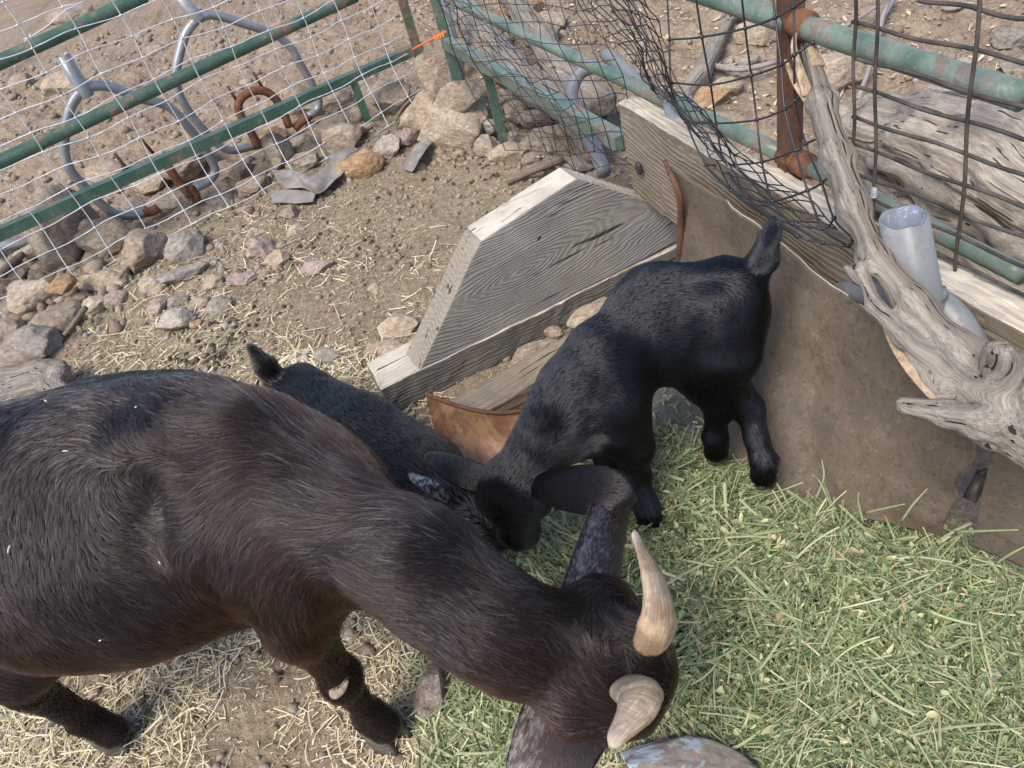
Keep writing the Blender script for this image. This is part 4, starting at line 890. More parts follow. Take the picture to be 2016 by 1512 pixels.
s.cone(P(1205, 1290, .35), P(1192, 1195, .36), .046, .032, .03, flow=imd(100)); s.cone(P(1120, 1240, .37), P(1180, 1200, .362), .034, .028, .04, flow=imd(140)); s.cone(P(1190, 1340, .35), P(1130, 1400, .362), .044, .030, .03, flow=imd(230))
s.cone(P(1268, 1255, .345), P(1270, 1215, .335), .022, .014, .02, flow=imd(60)); s.cone(P(1215, 1400, .34), P(1198, 1428, .33), .030, .018, .02, flow=imd(250))
# legs
kneeR = P(672, 1335, .205); fetR = P(728, 1408, .075); ftR = P(756, 1428, .046)
el_ = P(590, 1228, .36); s.cone(D(.0, -.08, .44), el_, .046, .034, .04, flow=dn); s.cone(el_, kneeR, .033, .0235, .035, flow=kneeR-el_, tint=1.); s.cone(kneeR, fetR, .024, .0205, .015, flow=fetR-kneeR)
s.cone(fetR, ftR, .026, .0275, .02, flow=ftR-fetR); s.ell(kneeR, [f_, l_, UP], (.029, .029, .034), .02, flow=dn)
kneeL = D(.05, .10, .20); s.cone(D(.02, .10, .33), kneeL, .05, .032, .03, flow=dn); s.cone(kneeL, D(.03, .10, .04), .03, .024, .02, flow=dn)
hkR = P(52, 1352, .27); htR = P(165, 1413, .095); hfR = P(222, 1440, .045)
s.cone(D(-.55, -.12, .42), P(30, 1300, .33), .10, .055, .05, flow=dn, tint=.3); s.cone(P(30, 1290, .34), hkR, .048, .031, .03, flow=dn, tint=.8)
s.cone(hkR, htR, .029, .022, .02, flow=htR-hkR, tint=.6); s.cone(htR, hfR, .025, .027, .02, flow=hfR-htR)
s.cone(D(-.60, .12, .42), D(-.66, .12, .25), .09, .04, .05, flow=dn); s.cone(D(-.66, .12, .25), D(-.62, .12, .04), .033, .027, .02, flow=dn)
Vd, Fd = s.build(.0065)
Vd = Vd+vnormals(Vd, Fd)*(fbm(Vd, 11, 3, 3)*.0035)[:, None]*(Vd[:, 2:3] > .1)
doe = empty('goat', (DO[0]-.25, DO[1]+.07, 0), 'large dark brown and black horned goat, head lowered to the green hay in the foreground', 'goat')
eL = leaf_ear([P(1185, 1235, .36), P(1196, 1165, .36), P(1210, 1080, .325), P(1225, 1012, .28), P(1236, 965, .232)], [.050, .048, .045, .043, .038], -CF*.9+CR*.35, cup=.5)
eR = leaf_ear([P(1160, 1350, .36), P(1120, 1410, .365), P(1088, 1475, .36), P(1062, 1540, .35), P(1045, 1590, .335)], [.054, .048, .044, .040, .030], -CF*.9-CR*.25, cup=.5)
inset = lambda V, F, d: (V-vnormals(V, F)*d, F)
body = part('body', merge(inset(Vd, Fd, .0025), inset(eL[0], eL[1], .001), inset(eR[0], eR[1], .001)), SKIN, doe)
_col = lambda base: np.array(base)
RED = A(.040, .018, .012)
brown = [(P(520, 1275, .42), .13), (P(700, 1235, .42), .07), (P(640, 1300, .3), .09), (P(1050, 1380, .4), .06), (P(690, 860, .5), .13), (P(120, 1300, .4), .12), (P(20, 1000, .5), .06), (P(1190, 1440, .3), .06), (P(330, 740, .5), .1)]
def doe_col(p, nn, rg):
    n = len(p); k = np.clip(.5+.9*fbm(p, 7, 3, 21), 0, 1)[:, None]
    c = A(.0048, .0042, .0052)*(1-k)+A(.0105, .0068, .0058)*k
    w = 0
    for q, r in brown: w = w+np.exp(-np.sum((p-q)**2, 1)/r**2)
    w = np.clip(w*(.6+.6*fbm(p, 16, 3, 4))+.12*(rg.random(n) < .5), 0, 1)[:, None]
    c = c*(1-w)+(RED*.8)*w
    lowz = np.clip((.10-p[:, 2])/.08, 0, 1)[:, None]; c = c*(1-lowz)+A(.012, .012, .014)*lowz
    g = (rg.random(n) < .10+.16*np.clip(fbm(p, 10, 2, 31)+.2, 0, 1))[:, None]*(nn[:, 2:3] > .15)*(p[:, 2:3] > .28)
    c = c*(1-g)+(A(.11, .11, .13)*(.5+rg.random((n, 1))))*g
    return c*(.7+.6*rg.random((n, 1)))
def doe_len(p, nn):
    a = .45+.75*np.exp(-np.sum((p-P(620, 960, .55))**2, 1)/.20**2)+.35*np.exp(-np.sum((p-P(1180, 1260, .4))**2, 1)/.06**2)
    a = np.where(p[:, 2] < .34, np.minimum(a, .45-.25*np.clip((.34-p[:, 2])/.06, 0, 1)), a); return a
def doe_flow(p):
    f = s.field(p, .03)
    # swirl of the coat over the shoulder
    for c0, r, sg in ((P(1205, 1265, .40), .045, -.9),):
        d = p-c0; w = np.exp(-np.sum(d*d, 1)/r**2)[:, None]*1.5
        sw = np.cross(nrm(-CF), d)*sg; f = f*(1-w*.6)+nrm(sw)*w
    f = f+.55*np.stack([fbm(p, 9, 2, 71), fbm(p, 9, 2, 72), fbm(p, 9, 2, 73)], 1)
    return f
kp = lambda p, nn: np.where((p[:, 0] > -1.05), 1., 0.)*np.where(nn@CF < .35, 1., .35)
fur('coat', Vd, Fd, s, 300000, .029, HAIR, doe, lift=.16, rad=.00023, seed=3, lenf=doe_len, colf=doe_col, wild=.20, clump=.0055, keep=kp, flowf=doe_flow)
def ear_fur(ear, mat, root, n, ln, colf, seed):
    V, F, tg, c, L = ear
    def fl(p):
        d = ((p[:, None, :]-c[None])**2).sum(2); return tg[np.argmin(d, 1)]
    fur('ear_hair', V, F, None, n, ln, mat, root, lift=.26, rad=.00034, seed=seed, colf=colf, wild=.2, flowf=fl)
def ec(edge, sgn, abs_=0):
    V, F, tg, c, L = edge
    def f(p, nn, rg):
        i = np.argmin(((p[:, None, :]-c[None])**2).sum(2), 1)
        sdv = np.cross(tg[i], -CF); q = np.sum((p-c[i])*nrm(sdv), 1)*sgn/.03
        base = A(.042, .033, .034)*(.6+.7*rg.random((len(p), 1)))
        k = np.clip(.5+fbm(p, 30, 2, 8), 0, 1)[:, None]; base = base*(1-.4*k)+A(.06, .035, .028)*.5*k
        q = q if abs_ == 0 else np.abs(q); fleck = (fbm(p*A(1, 1, 1), 330, 1, 77) > .52-.62*np.clip(q-.1, 0, 1))[:, None]*(q[:, None] > .1)*(np.arange(len(p)) % 3 > 0)[:, None]
        return np.where(fleck, A(.85, .84, .84), base)
    return f
ear_fur(eL, HAIR, doe, 42000, .0085, ec(eL, -1), 11); ear_fur(eR, HAIR, doe, 42000, .0085, ec(eR, 1), 12)
horn([P(1253, 1278, .365), P(1276, 1270, .392), P(1295, 1228, .425), P(1292, 1160, .445), P(1270, 1098, .455), P(1250, 1050, .46)], [.0195, .0240, .0245, .0160, .0098, .0046], .66, HORN, doe)
horn([P(1242, 1352, .372), P(1250, 1360, .412), P(1262, 1370, .437), P(1256, 1395, .452), P(1232, 1428, .455), P(1206, 1462, .45)], [.021, .0225, .0215, .0185, .0135, .0070], .66, HORN, doe)
for q in (-1, 1):
    part('eye', ellmesh(hc0+hl*q*.058+hax*.052+A(.018, 0, 0), [hl, hax, f_], (.009, .012, .012)), EYE, doe)
hoof_pair(P(770, 1450, .0), fetR*0+imd(-40)*A(1, 1, 0), HOOF, doe, w=.027, ln=.066, h=.040)
hoof_pair(P(243, 1457, .0), imd(-15)*A(1, 1, 0), HOOF, doe, w=.025, ln=.062, h=.038)
hoof_pair(D(.035, .10, 0), f_, HOOF, doe, w=.022, ln=.05, h=.03); hoof_pair(D(-.61, .12, 0), f_, HOOF, doe, w=.022, ln=.05, h=.03)
v_, F_ = ellmesh(kneeR-CF*.033+A(.004, 0, 0), [nrm(imd(60)), -CF, nrm(imd(-30))], (.019, .005, .011)); part('knee_callus', (v_, F_), CALL, doe)

# ---------------- the standing kid
k = Solid(); X = A(1, 0, 0); Y = A(0, 1, 0); HZ = .105
rump = P(1425, 590, .40)
k.cone(P(1415, 600, .385), P(1300, 625, .375), .068, .072, .05, flow=X*.9+dn*.3)
k.cone(P(1300, 622, .375), P(1185, 735, .355), .073, .062, .05, flow=X*.9+dn*.5)
k.ell(P(1320, 665, .345), [X, Y, UP], (.10, .070, .078), .03, flow=X+dn*.6)
k.ell(P(1200, 780, .32), [X, Y, UP], (.062, .054, .08), .035, flow=X*.6+dn)
k.cone(P(1175, 700, .375), P(1105, 800, .345), .052, .043, .03, flow=imd(75))
kp0 = P(1003, 948, .285)
k.cone(P(1120, 785, .345), kp0, .053, .034, .035, flow=imd(60))
k.cone(P(1195, 830, .29), P(1070, 890, .27), .048, .034, .03, flow=imd(60))
ka = nrm(P(1022, 1050, .20)-kp0); kl = nrm(P(1080, 950, .285)-P(945, 945, .285)); kb = nrm(np.cross(ka, kl))
k.ell(kp0+ka*.018, [kl, kb, ka], (.057, .046, .050), .020, flow=imd(80))
k.cone(kp0+ka*.035+kl*.004, kp0+ka*.084, .046, .030, .02, flow=imd(80))
k.ell(kp0+ka*.090, [kl, kb, ka], (.029, .022, .022), .012, flow=imd(80))
for q in (-1, 1): k.ell(kp0+ka*.040+kl*q*.042-kb*.0*q, [kl, kb, ka], (.013, .017, .018), .010, flow=imd(80))
# hind quarters
hfL = P(1503, 932, HZ+.02); hfR_ = P(1410, 885, HZ+.02)
for ft, hip, stf, hk in ((hfL, P(1425, 630, .36), P(1412, 725, .29), P(1474, 800, .225)), (hfR_, P(1410, 610, .36), P(1390, 730, .28), P(1412, 805, .215))):
    k.cone(hip, stf, .058, .043, .035, flow=dn); k.cone(stf, hk, .039, .023, .025, flow=dn)
    k.cone(hk, ft+UP*.035, .0215, .0185, .012, flow=dn); k.cone(ft+UP*.035, ft, .020, .0215, .012, flow=dn)
k.cone(rump, P(1440, 700, .33), .055, .045, .03, flow=dn)
# fore legs
ffL = P(1278, 1022, HZ+.02); ffR = P(1200, 960, HZ+.02)
for ft, sh, el, kn in ((ffL, P(1215, 800, .33), P(1248, 880, .255), P(1250, 930, .20)), (ffR, P(1180, 760, .33), P(1190, 830, .26), P(1195, 890, .20))):
    k.cone(sh, el, .040, .031, .03, flow=dn); k.cone(el, kn, .028, .022, .015, flow=dn); k.ell(kn, [X, Y, UP], (.0235, .0235, .026), .012, flow=dn)
    k.cone(kn, ft+UP*.03, .0195, .0175, .01, flow=dn); k.cone(ft+UP*.03, ft, .0195, .022, .01, flow=dn)
# tail
k.cone(P(1455, 590, .41), P(1500, 515, .455), .024, .018, .02, flow=imd(65)); k.cone(P(1500, 515, .455), P(1522, 450, .50), .018, .012, .012, flow=imd(70))
Vk, Fk = k.build(.005)
Vk = Vk+vnormals(Vk, Fk)*(fbm(Vk, 16, 3, 8)*.0022)[:, None]*(Vk[:, 2:3] > .17)
kid = empty('goat_kid', (P(1400, 900, HZ)[0], P(1400, 900, HZ)[1], HZ), 'small jet black goat kid standing on the green hay with its tail up', 'goat kid')
keN = leaf_ear([P(1050, 948, .30), P(1100, 950, .322), P(1160, 953, .335), P(1212, 966, .335), P(1248, 986, .318)], [.020, .036, .040, .030, .009], -CF*.9+CU*.5, th=.0035, cup=.38)
keF = leaf_ear([P(962, 945, .295), P(925, 930, .30), P(890, 912, .30), P(860, 900, .29), P(838, 896, .28)], [.020, .027, .026, .018, .008], -CF*.8+CU*.6, th=.0035, cup=.4)
part('body', merge(inset(Vk, Fk, .0018), inset(keN[0], keN[1], .0008), inset(keF[0], keF[1], .0008)), KSKIN, kid)
def kcol(p, nn, rg):
    n = len(p); c = A(.0030, .0040, .0066)*(.6+.8*rg.random((n, 1)))
    w = np.clip(np.exp(-np.sum((p-P(1235, 845, .28))**2, 1)/.05**2)*.5, 0, 1)[:, None]*(rg.random((n, 1)) < .5)
    return c*(1-w)+A(.05, .035, .022)*w
def kflow(p): return k.field(p, .02)+.3*np.stack([fbm(p, 14, 2, 61), fbm(p, 14, 2, 62), fbm(p, 14, 2, 63)], 1)
def klen(p, nn):
    t = np.exp(-np.sum((p-P(1512, 500, .46))**2, 1)/.05**2); return 1+.9*t+np.where(p[:, 2] < .24, .4, 0)
fur('coat', Vk, Fk, k, 150000, .0095, HAIRK, kid, lift=.15, rad=.00026, seed=5, lenf=klen, colf=kcol, wild=.2, flowf=kflow)
kec = lambda p, nn, rg: A(.013, .0105, .0105)*(.5+.8*rg.random((len(p), 1)))
ear_fur(keN, HAIRK, kid, 15000, .005, kec, 13); ear_fur(keF, HAIRK, kid, 9000, .005, kec, 14)
for q in (-1, 1): part('eye', ellmesh(kp0+ka*.046+kl*q*.052-kb*.002, [kl, kb, ka], (.006, .008, .008)), EYE, kid)
for ft in (hfL, hfR_, ffL, ffR): hoof_pair(ft-UP*.02, (-1, -.2, 0), HOOF, kid, w=.016, ln=.036, h=.02)

# ---------------- the kid lying behind the doe
L = Solid(); a0 = P(590, 790, .13); a1 = P(715, 868, .145); a2 = P(845, 940, .15); ld = nrm(a2-a0)
L.cone(a0, a1, .072, .080, .04, flow=-ld); L.cone(a1, a2, .084, .072, .04, flow=-ld+UP*.2)
L.ell(P(600, 830, .10), [ld, UP, np.cross(ld, UP)], (.09, .08, .085), .03, flow=dn-ld)
for q in (-1, 1): L.cone(a0+np.cross(ld, UP)*q*.03+UP*.035, a2+np.cross(ld, UP)*q*.02+UP*.04, .03, .03, .035, flow=-ld)
ln_ = P(895, 985, .20); L.cone(a2, ln_, .05, .036, .035, flow=-ld)
L.ell(P(915, 1005, .19), [ld, UP, np.cross(ld, UP)], (.045, .036, .034), .02, flow=-ld); L.cone(P(925, 1015, .18), P(985, 1070, .14), .028, .018, .02, flow=-ld)
L.cone(P(552, 762, .175), P(523, 722, .23), .028, .023, .015, flow=imd(130)); L.cone(P(523, 722, .23), P(496, 686, .275), .023, .012, .01, flow=imd(125))
L.cone(P(560, 900, .05), P(700, 1000, .03), .035, .022, .03, flow=ld); L.cone(P(840, 1010, .06), P(760, 1040, .03), .03, .02, .02, flow=dn)
Vl, Fl = L.build(.006)
Vl = Vl+vnormals(Vl, Fl)*(fbm(Vl, 14, 3, 18)*.003)[:, None]
kid2 = empty('goat_kid', (a1[0], a1[1], 0), 'black goat kid with white flecks lying on the straw behind the large goat', 'goat kid')
ke3 = leaf_ear([P(890, 1000, .215), P(868, 970, .245), P(845, 955, .25), P(824, 942, .245), P(808, 934, .235)], [.007, .010, .011, .009, .005], -CF*.8+CU*.4, th=.003, cup=.3)
part('body', merge(inset(Vl, Fl, .002), inset(ke3[0], ke3[1], .0008)), KSKIN, kid2)
ridge = a1
def lcol(p, nn, rg):
    n = len(p); c = A(.007, .007, .0075)*(.5+rg.random((n, 1))); w = 0
    u = pxy(p)
    for q, r in (((926, 1008), 22.), ((940, 1034), 24.)): w = w+np.exp(-np.sum((u-np.array(q))**2, 1)/r**2)
    w = (np.clip(w*1.3, 0, 1) > rg.random(n))[:, None]; c = np.where(w, A(.75, .78, .82), c)
    g = (rg.random((n, 1)) < .12); return np.where(g & ~w, A(.05, .045, .04), c)
fur('coat', Vl, Fl, L, 80000, .013, HAIRK, kid2, lift=.18, rad=.0003, seed=6, colf=lcol, wild=.25)
ear_fur(ke3, HAIRK, kid2, 7000, .006, lambda p, nn, rg: np.where((fbm(p, 200, 2, 4) > .02)[:, None], A(.42, .42, .42), A(.02, .02, .02)), 15)

# bits of straw caught in the big goat's coat
ud = pxy(Vd); wd_ = (Vd-CO)@CF; bits = []
for i, (x, y) in enumerate(((141, 878), (18, 1077), (96, 778), (268, 790), (312, 1114), (205, 1262))):
    m_ = np.sum((ud-np.array([x, y]))**2, 1) < 12**2
    if not m_.any(): continue
    j_ = np.where(m_)[0][np.argmin(wd_[m_])]; q = Vd[j_]-CF*.008; a = i*1.3; d = CR*cos(a)+CU*sin(a); e = CR*-sin(a)+CU*cos(a); l_2 = (.003, .0045, .002, .0012, .002, .0012)[i]
    V_, F_2 = tube([q-d*l_2, q+e*.0006, q+d*l_2], .0008, 5); bits.append((V_, F_2))
tag(mesh('straw_flecks', *merge(*bits)[:2], NT('straw_bit').bsdf((.55, .50, .36), .6)), 'tiny pale straw bits caught in the coat of the large goat', kind='stuff')
# ------------------------------------------------------------------ stones, one by one
for a in ((868, 160, 76, 84, 'b', 'upright brown stone block on top of the corner stone heap', .13, 4),
 (896, 246, 122, 118, 't', 'largest tan boulder in the fence corner', None, 8), (912, 192, 78, 50, 'b', 'dark layered slab wedged behind the largest boulder', .13, 10),
 (832, 228, 70, 66, 't', 'tan stone leaning left of the largest boulder', .06, 0), (801, 268, 50, 48, 'p', 'smooth pinkish grey stone beside the twisted rag', None, 0),
 (703, 328, 88, 62, 'o', 'ochre rock lying against the long grey rag', None, 12), (1002, 306, 70, 48, 't', 'angular tan rock right of the largest boulder', None, 0),
 (1010, 268, 86, 34, 'b', 'flat brown stone between boulder and netting', None, -12), (1082, 274, 104, 72, 'b', 'wide brown rock seen through the netting', None, 0),
 (968, 248, 36, 30, 'g', 'small grey stone touching the right side of the largest boulder', .03, 0), (1012, 222, 44, 44, 'b', 'brown stone beneath the green panel leg', .04, 0),
 (1052, 232, 70, 36, 'b', 'long low stone behind the netting above the wide brown rock', .03, -20), (994, 190, 40, 34, 't', 'pale tan stone beside the short green leg', .06, 0),
 (960, 290, 44, 50, 'b', 'brown stone tucked under the right flank of the largest boulder', .02, 0), (1045, 312, 36, 28, 'b', 'brown pebble-like rock right of the angular tan one', None, 0),
 (762, 292, 50, 56, 'w', 'rough whitish clod with lichen left of the twisted rag', None, 30), (672, 270, 76, 74, 'b', 'rounded grey brown boulder just behind the wire mesh end', None, 0),
 (722, 256, 46, 24, 'b', 'slim stone under the last leg of the green gate', None, 0), (644, 206, 120, 56, 'b', 'broad brown rock behind the mesh near the gate leg', .0, 10),
 (770, 190, 70, 70, 't', 'tan rock standing behind the last panels of wire mesh', .03, 0), (1150, 305, 84, 50, 'g', 'flat grey slab at the foot of the netting', None, -15),
 (548, 302, 40, 60, 'b', 'upright flat brown stone below the rusty loop', .04, 0), (598, 318, 62, 44, 'b', 'brown stone above the long rag', None, 0),
 (502, 360, 72, 44, 'b', 'brown flat stone left of the long rag', None, -10), (588, 280, 56, 34, 't', 'tan stone under the end of the far pipe stand', None, 0),
 (532, 258, 50, 36, 'o', 'ochre stone inside the rusty loop', None, 0), (366, 316, 76, 60, 'b', 'large brown stone between the two pipe stands', .03, 10),
 (292, 345, 72, 50, 't', 'tan stone inside the near pipe stand', None, 0), (330, 396, 74, 38, 't', 'low tan stone between the feet of the near pipe stand', None, -10),
 (214, 336, 64, 46, 'b', 'brown stone behind the bow of the near pipe stand', .02, 0), (256, 396, 48, 40, 'g', 'grey stone against the foot of the near pipe stand', None, 0),
 (176, 424, 78, 46, 'o', 'pale ochre stone under the square green rail', None, -10), (440, 318, 62, 40, 'b', 'brown stone under the square rail between the stands', None, 0),
 (420, 372, 52, 40, 'g', 'grey stone right of the near pipe stand', None, 0), (470, 320, 46, 46, 'b', 'dark brown stone below the far pipe stand', None, 0),
 (128, 470, 84, 126, 'b', 'tall brown slab standing behind the lowest wires', .05, 0), (66, 578, 76, 78, 't', 'cream tan boulder with the bottom wire across it', None, 0),
 (206, 474, 92, 60, 'b', 'long brown rock right of the tall slab', .03, 8), (282, 494, 60, 82, 'b', 'blocky brown stone touching the lowest wire', None, -10),
 (366, 484, 62, 72, 'g', 'speckled grey stone inside the pen by the lowest wire', None, 20), (213, 548, 90, 52, 't', 'wedge-shaped tan rock just inside the wire', None, -6),
 (300, 558, 46, 38, 't', 'round tan stone right of the wedge-shaped rock', None, 0), (363, 541, 78, 36, 'g', 'flat striped grey stone below the speckled one', None, 14),
 (421, 552, 44, 34, 't', 'tan stone right of the flat striped one', None, 20), (476, 550, 52, 28, 'p', 'flat mauve stone furthest right in the stone row', None, 5),
 (511, 482, 48, 48, 'p', 'pinkish stone with a tan one against its lower side', None, 0), (543, 508, 42, 38, 't', 'round tan stone against the pinkish one', None, 0),
 (190, 596, 44, 38, 't', 'round tan stone below the wedge-shaped rock', None, 0), (226, 586, 40, 34, 'b', 'half-buried brown stone right of the round tan one', None, 0),
 (306, 600, 32, 36, 'p', 'small brown grey stone standing alone below the row', None, 0), (348, 590, 42, 24, 'g', 'small flat grey stone left of a rusty brown one', None, 8),
 (388, 595, 38, 34, 'b', 'small rusty brown stone in the lower stone row', None, 0), (430, 606, 48, 36, 'g', 'grey oval stone at the end of the lower stone row', None, 10),
 (352, 636, 64, 48, 'w', 'palest pinkish white stone on the open soil', None, 15), (387, 641, 20, 20, 'o', 'tiny orange stone right of the palest one', None, 0),
 (446, 645, 16, 16, 'w', 'tiny cream stone alone on the chaff', None, 0), (108, 622, 74, 66, 'b', 'brown grey boulder under the cream tan one', None, 0),
 (62, 676, 88, 74, 'g', 'broad smooth grey slab above the log end', None, -10), (8, 658, 48, 60, 't', 'tan stone cut by the left edge beside the grey slab', None, 0),
 (20, 712, 110, 56, 'b', 'long brown stone below the grey slab', None, 0), (152, 588, 40, 34, 'b', 'brown stone above the dark stick', None, 0),
 (14, 602, 54, 46, 'g', 'dark grey stone at the left edge under the bottom wire', None, 0), (120, 562, 44, 34, 'o', 'small orange rock on the shoulder of the cream tan boulder', .07, 0),
 (20, 545, 60, 46, 'b', 'brown stone at the left edge below the grey pipe', None, 0), (60, 505, 50, 30, 't', 'tan stone at the mouth of the grey pipe', None, 0),
 (570, 418, 38, 30, 'b', 'brown stone below the small flat rag', None, -15), (581, 452, 34, 24, 't', 'little tan stone two below the small flat rag', None, 10),
 (502, 455, 36, 18, 'w', 'thin pale flake above the pinkish stone', None, 0), (622, 528, 66, 34, 'p', 'low pinkish stone almost buried mid pen', .0, 0),
 (785, 640, 74, 46, 't', 'squared tan stone left of the grey wooden block', None, -8), (647, 703, 52, 34, 'g', 'flat grey stone above the lying kid', None, -20),
 (766, 692, 84, 44, 't', 'wide tan stone half buried by the plank end', .0, 0), (601, 712, 32, 22, 'w', 'small cream stone near the tail of the lying kid', None, 0),
 (737, 566, 24, 18, 't', 'small tan stone left of the slanting block end', None, 0), (845, 1360, 52, 84, 'p', 'oval grey stone beside the front hoof of the large goat', None, 0),
 (1500, 70, 80, 52, 't', 'rounded tan rock behind the rusted upright', None, -6), (1640, 122, 96, 84, 't', 'large tan rock right of the splintered branch tip', None, 0),
 (1430, 172, 54, 44, 't', 'tan rock below the forked branch', None, 0), (1388, 198, 74, 50, 'o', 'pale ochre rock next to the dull grey pipe', None, 0),
 (1466, 118, 44, 28, 'g', 'grey stone under the rounded tan rock', None, 0), (1434, 114, 30, 24, 'w', 'pale stone beside the forked branch', None, 0),
 (1998, 62, 56, 44, 'g', 'grey stone at the right edge above the thick rail', None, 0), (2004, 130, 44, 36, 'g', 'grey stone at the right edge nearest the thick rail', None, 0),
 (976, 88, 60, 46, 'b', 'brown rock between the forks of the pale driftwood trunk', .06, 0), (1086, 42, 58, 42, 't', 'pinkish tan rock beyond the pale driftwood trunk', None, 0),
 (1036, 14, 66, 46, 'o', 'yellowish rock at the top edge beyond the trunk', None, 0), (1082, 72, 40, 34, 'g', 'grey stone beside the pale driftwood trunk', None, 0),
 (1124, 36, 18, 12, 'w', 'tiny white stone on dirt past the netting', None, 0), (1880, 10, 34, 20, 'g', 'small stone at the top edge right of the wire', None, 0),
 (1180, 610, 120, 44, 't', 'long tan stone wedged behind the brown beam', .05, 28), (1052, 690, 96, 34, 'b', 'narrow brown stone between plank and beam', .05, 24),
 (1092, 655, 34, 26, 'b', 'small dark stone in the gap behind the beam', .05, 0), (130, 22, 70, 40, 'b', 'brown boulder at the top left corner', None, 0),
 (300, 86, 44, 26, 'b', 'brown clod just above the near green rail', None, 0), (176, 452, 30, 24, 'b', 'small brown stone behind the tall slab', .08, 0),
 (120, 160, 56, 44, 't', 'tan rock beside the socket of the near pipe stand', None, 0), (410, 215, 40, 26, 'b', 'brown clod between the bows of the two stands', None, 0),
 (40, 160, 40, 30, 'b', 'brown clod at the left edge between rails', None, 0)):
    rock(a[0], a[1], a[2], a[3], a[4], a[5], z=a[6], ang=a[7])
# painted stone at the bottom edge
V, F = rock_shape(77, (.098, .062, .028), 9, .07); c = P(1350, 1528, .03)
_m = NT('painted_stone'); o_ = _m.coord(); a_ = _m.noise(o_, 14, 4, .6, .6); b_ = _m.noise(o_, 60, 4, .7)
cc = _m.mix(_m.ramp(a_, [(.5, 0.), (.53, 1.)]), _m.ramp(b_, [(.3, (.17, .14, .12)), (.7, (.30, .26, .22))]), (.33, .37, .40)); cc = _m.mix(_m.ramp(_m.noise(o_, 33, 3, .5), [(.71, 0.), (.74, 1.)]), cc, (.5, .17, .03)); cc = _m.mix(_m.ramp(_m.noise(_m.coord('Object', (1.3, 1, 1)), 22, 3, .5), [(.30, 1.), (.34, 0.)]), cc, (.09, .05, .045))
o = mesh('rock', V, F, _m.bsdf(cc, .8, _m.bump(b_, .5, .004))); o.location = tuple(c); o.rotation_euler = (0, 0, radians(-25)); tag(o, 'flat stone with pale blue lichen patches at the bottom edge by the horn', 'rock')

# ------------------------------------------------------------------ what nobody could count
def scatter_rocks(n, region, smin, smax, name, mats, seed, lev=1, label='', pw=2.5, sink=.3, keep=None, flat=1.):
    rg = np.random.default_rng(seed); p = region(rg, n*3)[:n*3]
    if keep is not None: p = p[keep(p)]
    p = p[:n]; n = len(p); V0, F0 = ICO[lev]; m = len(V0); r = smin+(smax-smin)*rg.random(n)**pw
    ax = r[:, None]*(.65+.7*rg.random((n, 3))); ax[:, 2] *= flat; th = rg.random(n)*2*pi; ch, sh = np.cos(th), np.sin(th)
    V = V0[None]*(1+.22*rg.normal(size=(n, m, 1)).clip(-1.5, 1.5)*(.8 if lev == 1 else .4)); V = V*ax[:, None, :]
    X_ = V[..., 0]*ch[:, None]-V[..., 1]*sh[:, None]; Y_ = V[..., 0]*sh[:, None]+V[..., 1]*ch[:, None]; Z__ = V[..., 2]
    zz = gh(p[:, 0], p[:, 1])+ax[:, 2]*(1-2*sink)*.6
    V = np.stack([X_+p[:, :1], Y_+p[:, 1:2], Z__+zz[:, None]], -1).reshape(-1, 3); F = (F0[None]+(np.arange(n)*m)[:, None, None]).reshape(-1, 3)
    rnd = np.repeat(rg.random(n), m); return tag(mesh(name, V, F, mats, smooth=lev > 1, attrs={'r': rnd}), label, kind='stuff')
def pix_region(x0, y0, x1, y1):
    def f(rg, n):
        a = rg.random(n)*(x1-x0)+x0; b = rg.random(n)*(y1-y0)+y0; d = CF*FPX+CR*(a[:, None]-1008)-CU*(b[:, None]-756); return (CO+d*(-CAMH/d[:, 2:3]))[:, :2]
    return f
def world_region(x0, y0, x1, y1): return lambda rg, n: np.stack([rg.random(n)*(x1-x0)+x0, rg.random(n)*(y1-y0)+y0], 1)
def clod_mat(name, cols, rough=.95):
    m = NT(name); r = m.n('Attribute', attribute_name='r').outputs['Fac']; o = m.coord(); b = m.noise(o, 200, 4, .7)
    n = len(cols); col = m.ramp(r, [(i/(n-1), c) for i, c in enumerate(cols)]); col = m.mix(m.ramp(b, [(.35, .6), (.6, 0.)]), col, (.08, .06, .045)); return m.bsdf(col, rough, m.bump(b, .5, .002), spec=.1)
CL = clod_mat('clods', [(.17, .125, .09), (.26, .20, .145), (.31, .25, .19), (.22, .17, .125), (.36, .31, .25), (.27, .235, .205), (.24, .18, .13)])
inpen = lambda p: pen_mask(p[:, 0], p[:, 1]) > .5
outpen = lambda p: pen_mask(p[:, 0], p[:, 1]) < .5
nohay = lambda p: (poly_sd(p, HP) < .0)
scatter_rocks(9000, world_region(-2.6, .1, 1.0, 3.4), .0018, .011, 'pebbles', CL, 1, 1, 'small pebbles and crumbs of earth over the pen floor', 3.2, keep=inpen)
scatter_rocks(420, world_region(-2.2, .4, .8, 3.2), .006, .015, 'pebbles', CL, 2, 1, 'larger pebbles lying about the pen floor', 2, keep=inpen, flat=.8)
scatter_rocks(9000, world_region(-4.5, 1.2, 2.8, 6.2), .003, .019, 'soil_clods', CL, 3, 1, 'loose clods of brown soil beyond the fences', 2.8, keep=outpen)
scatter_rocks(1000, world_region(-4.5, 1.2, 2.8, 6.2), .012, .034, 'soil_clods', CL, 4, 1, 'coarse lumps of soil beyond the fences', 2.2, keep=outpen, sink=.55, flat=.7)
scatter_rocks(150, pix_region(160, 380, 560, 560), .008, .022, 'rubble', CL, 6, 1, 'small rubble between the stones along the wire', 1.6, flat=.8)
scatter_rocks(160, pix_region(-40, 440, 240, 660), .012, .034, 'rubble', CL, 7, 1, 'rubble packed round the stones at the left', 1.6, flat=.8)
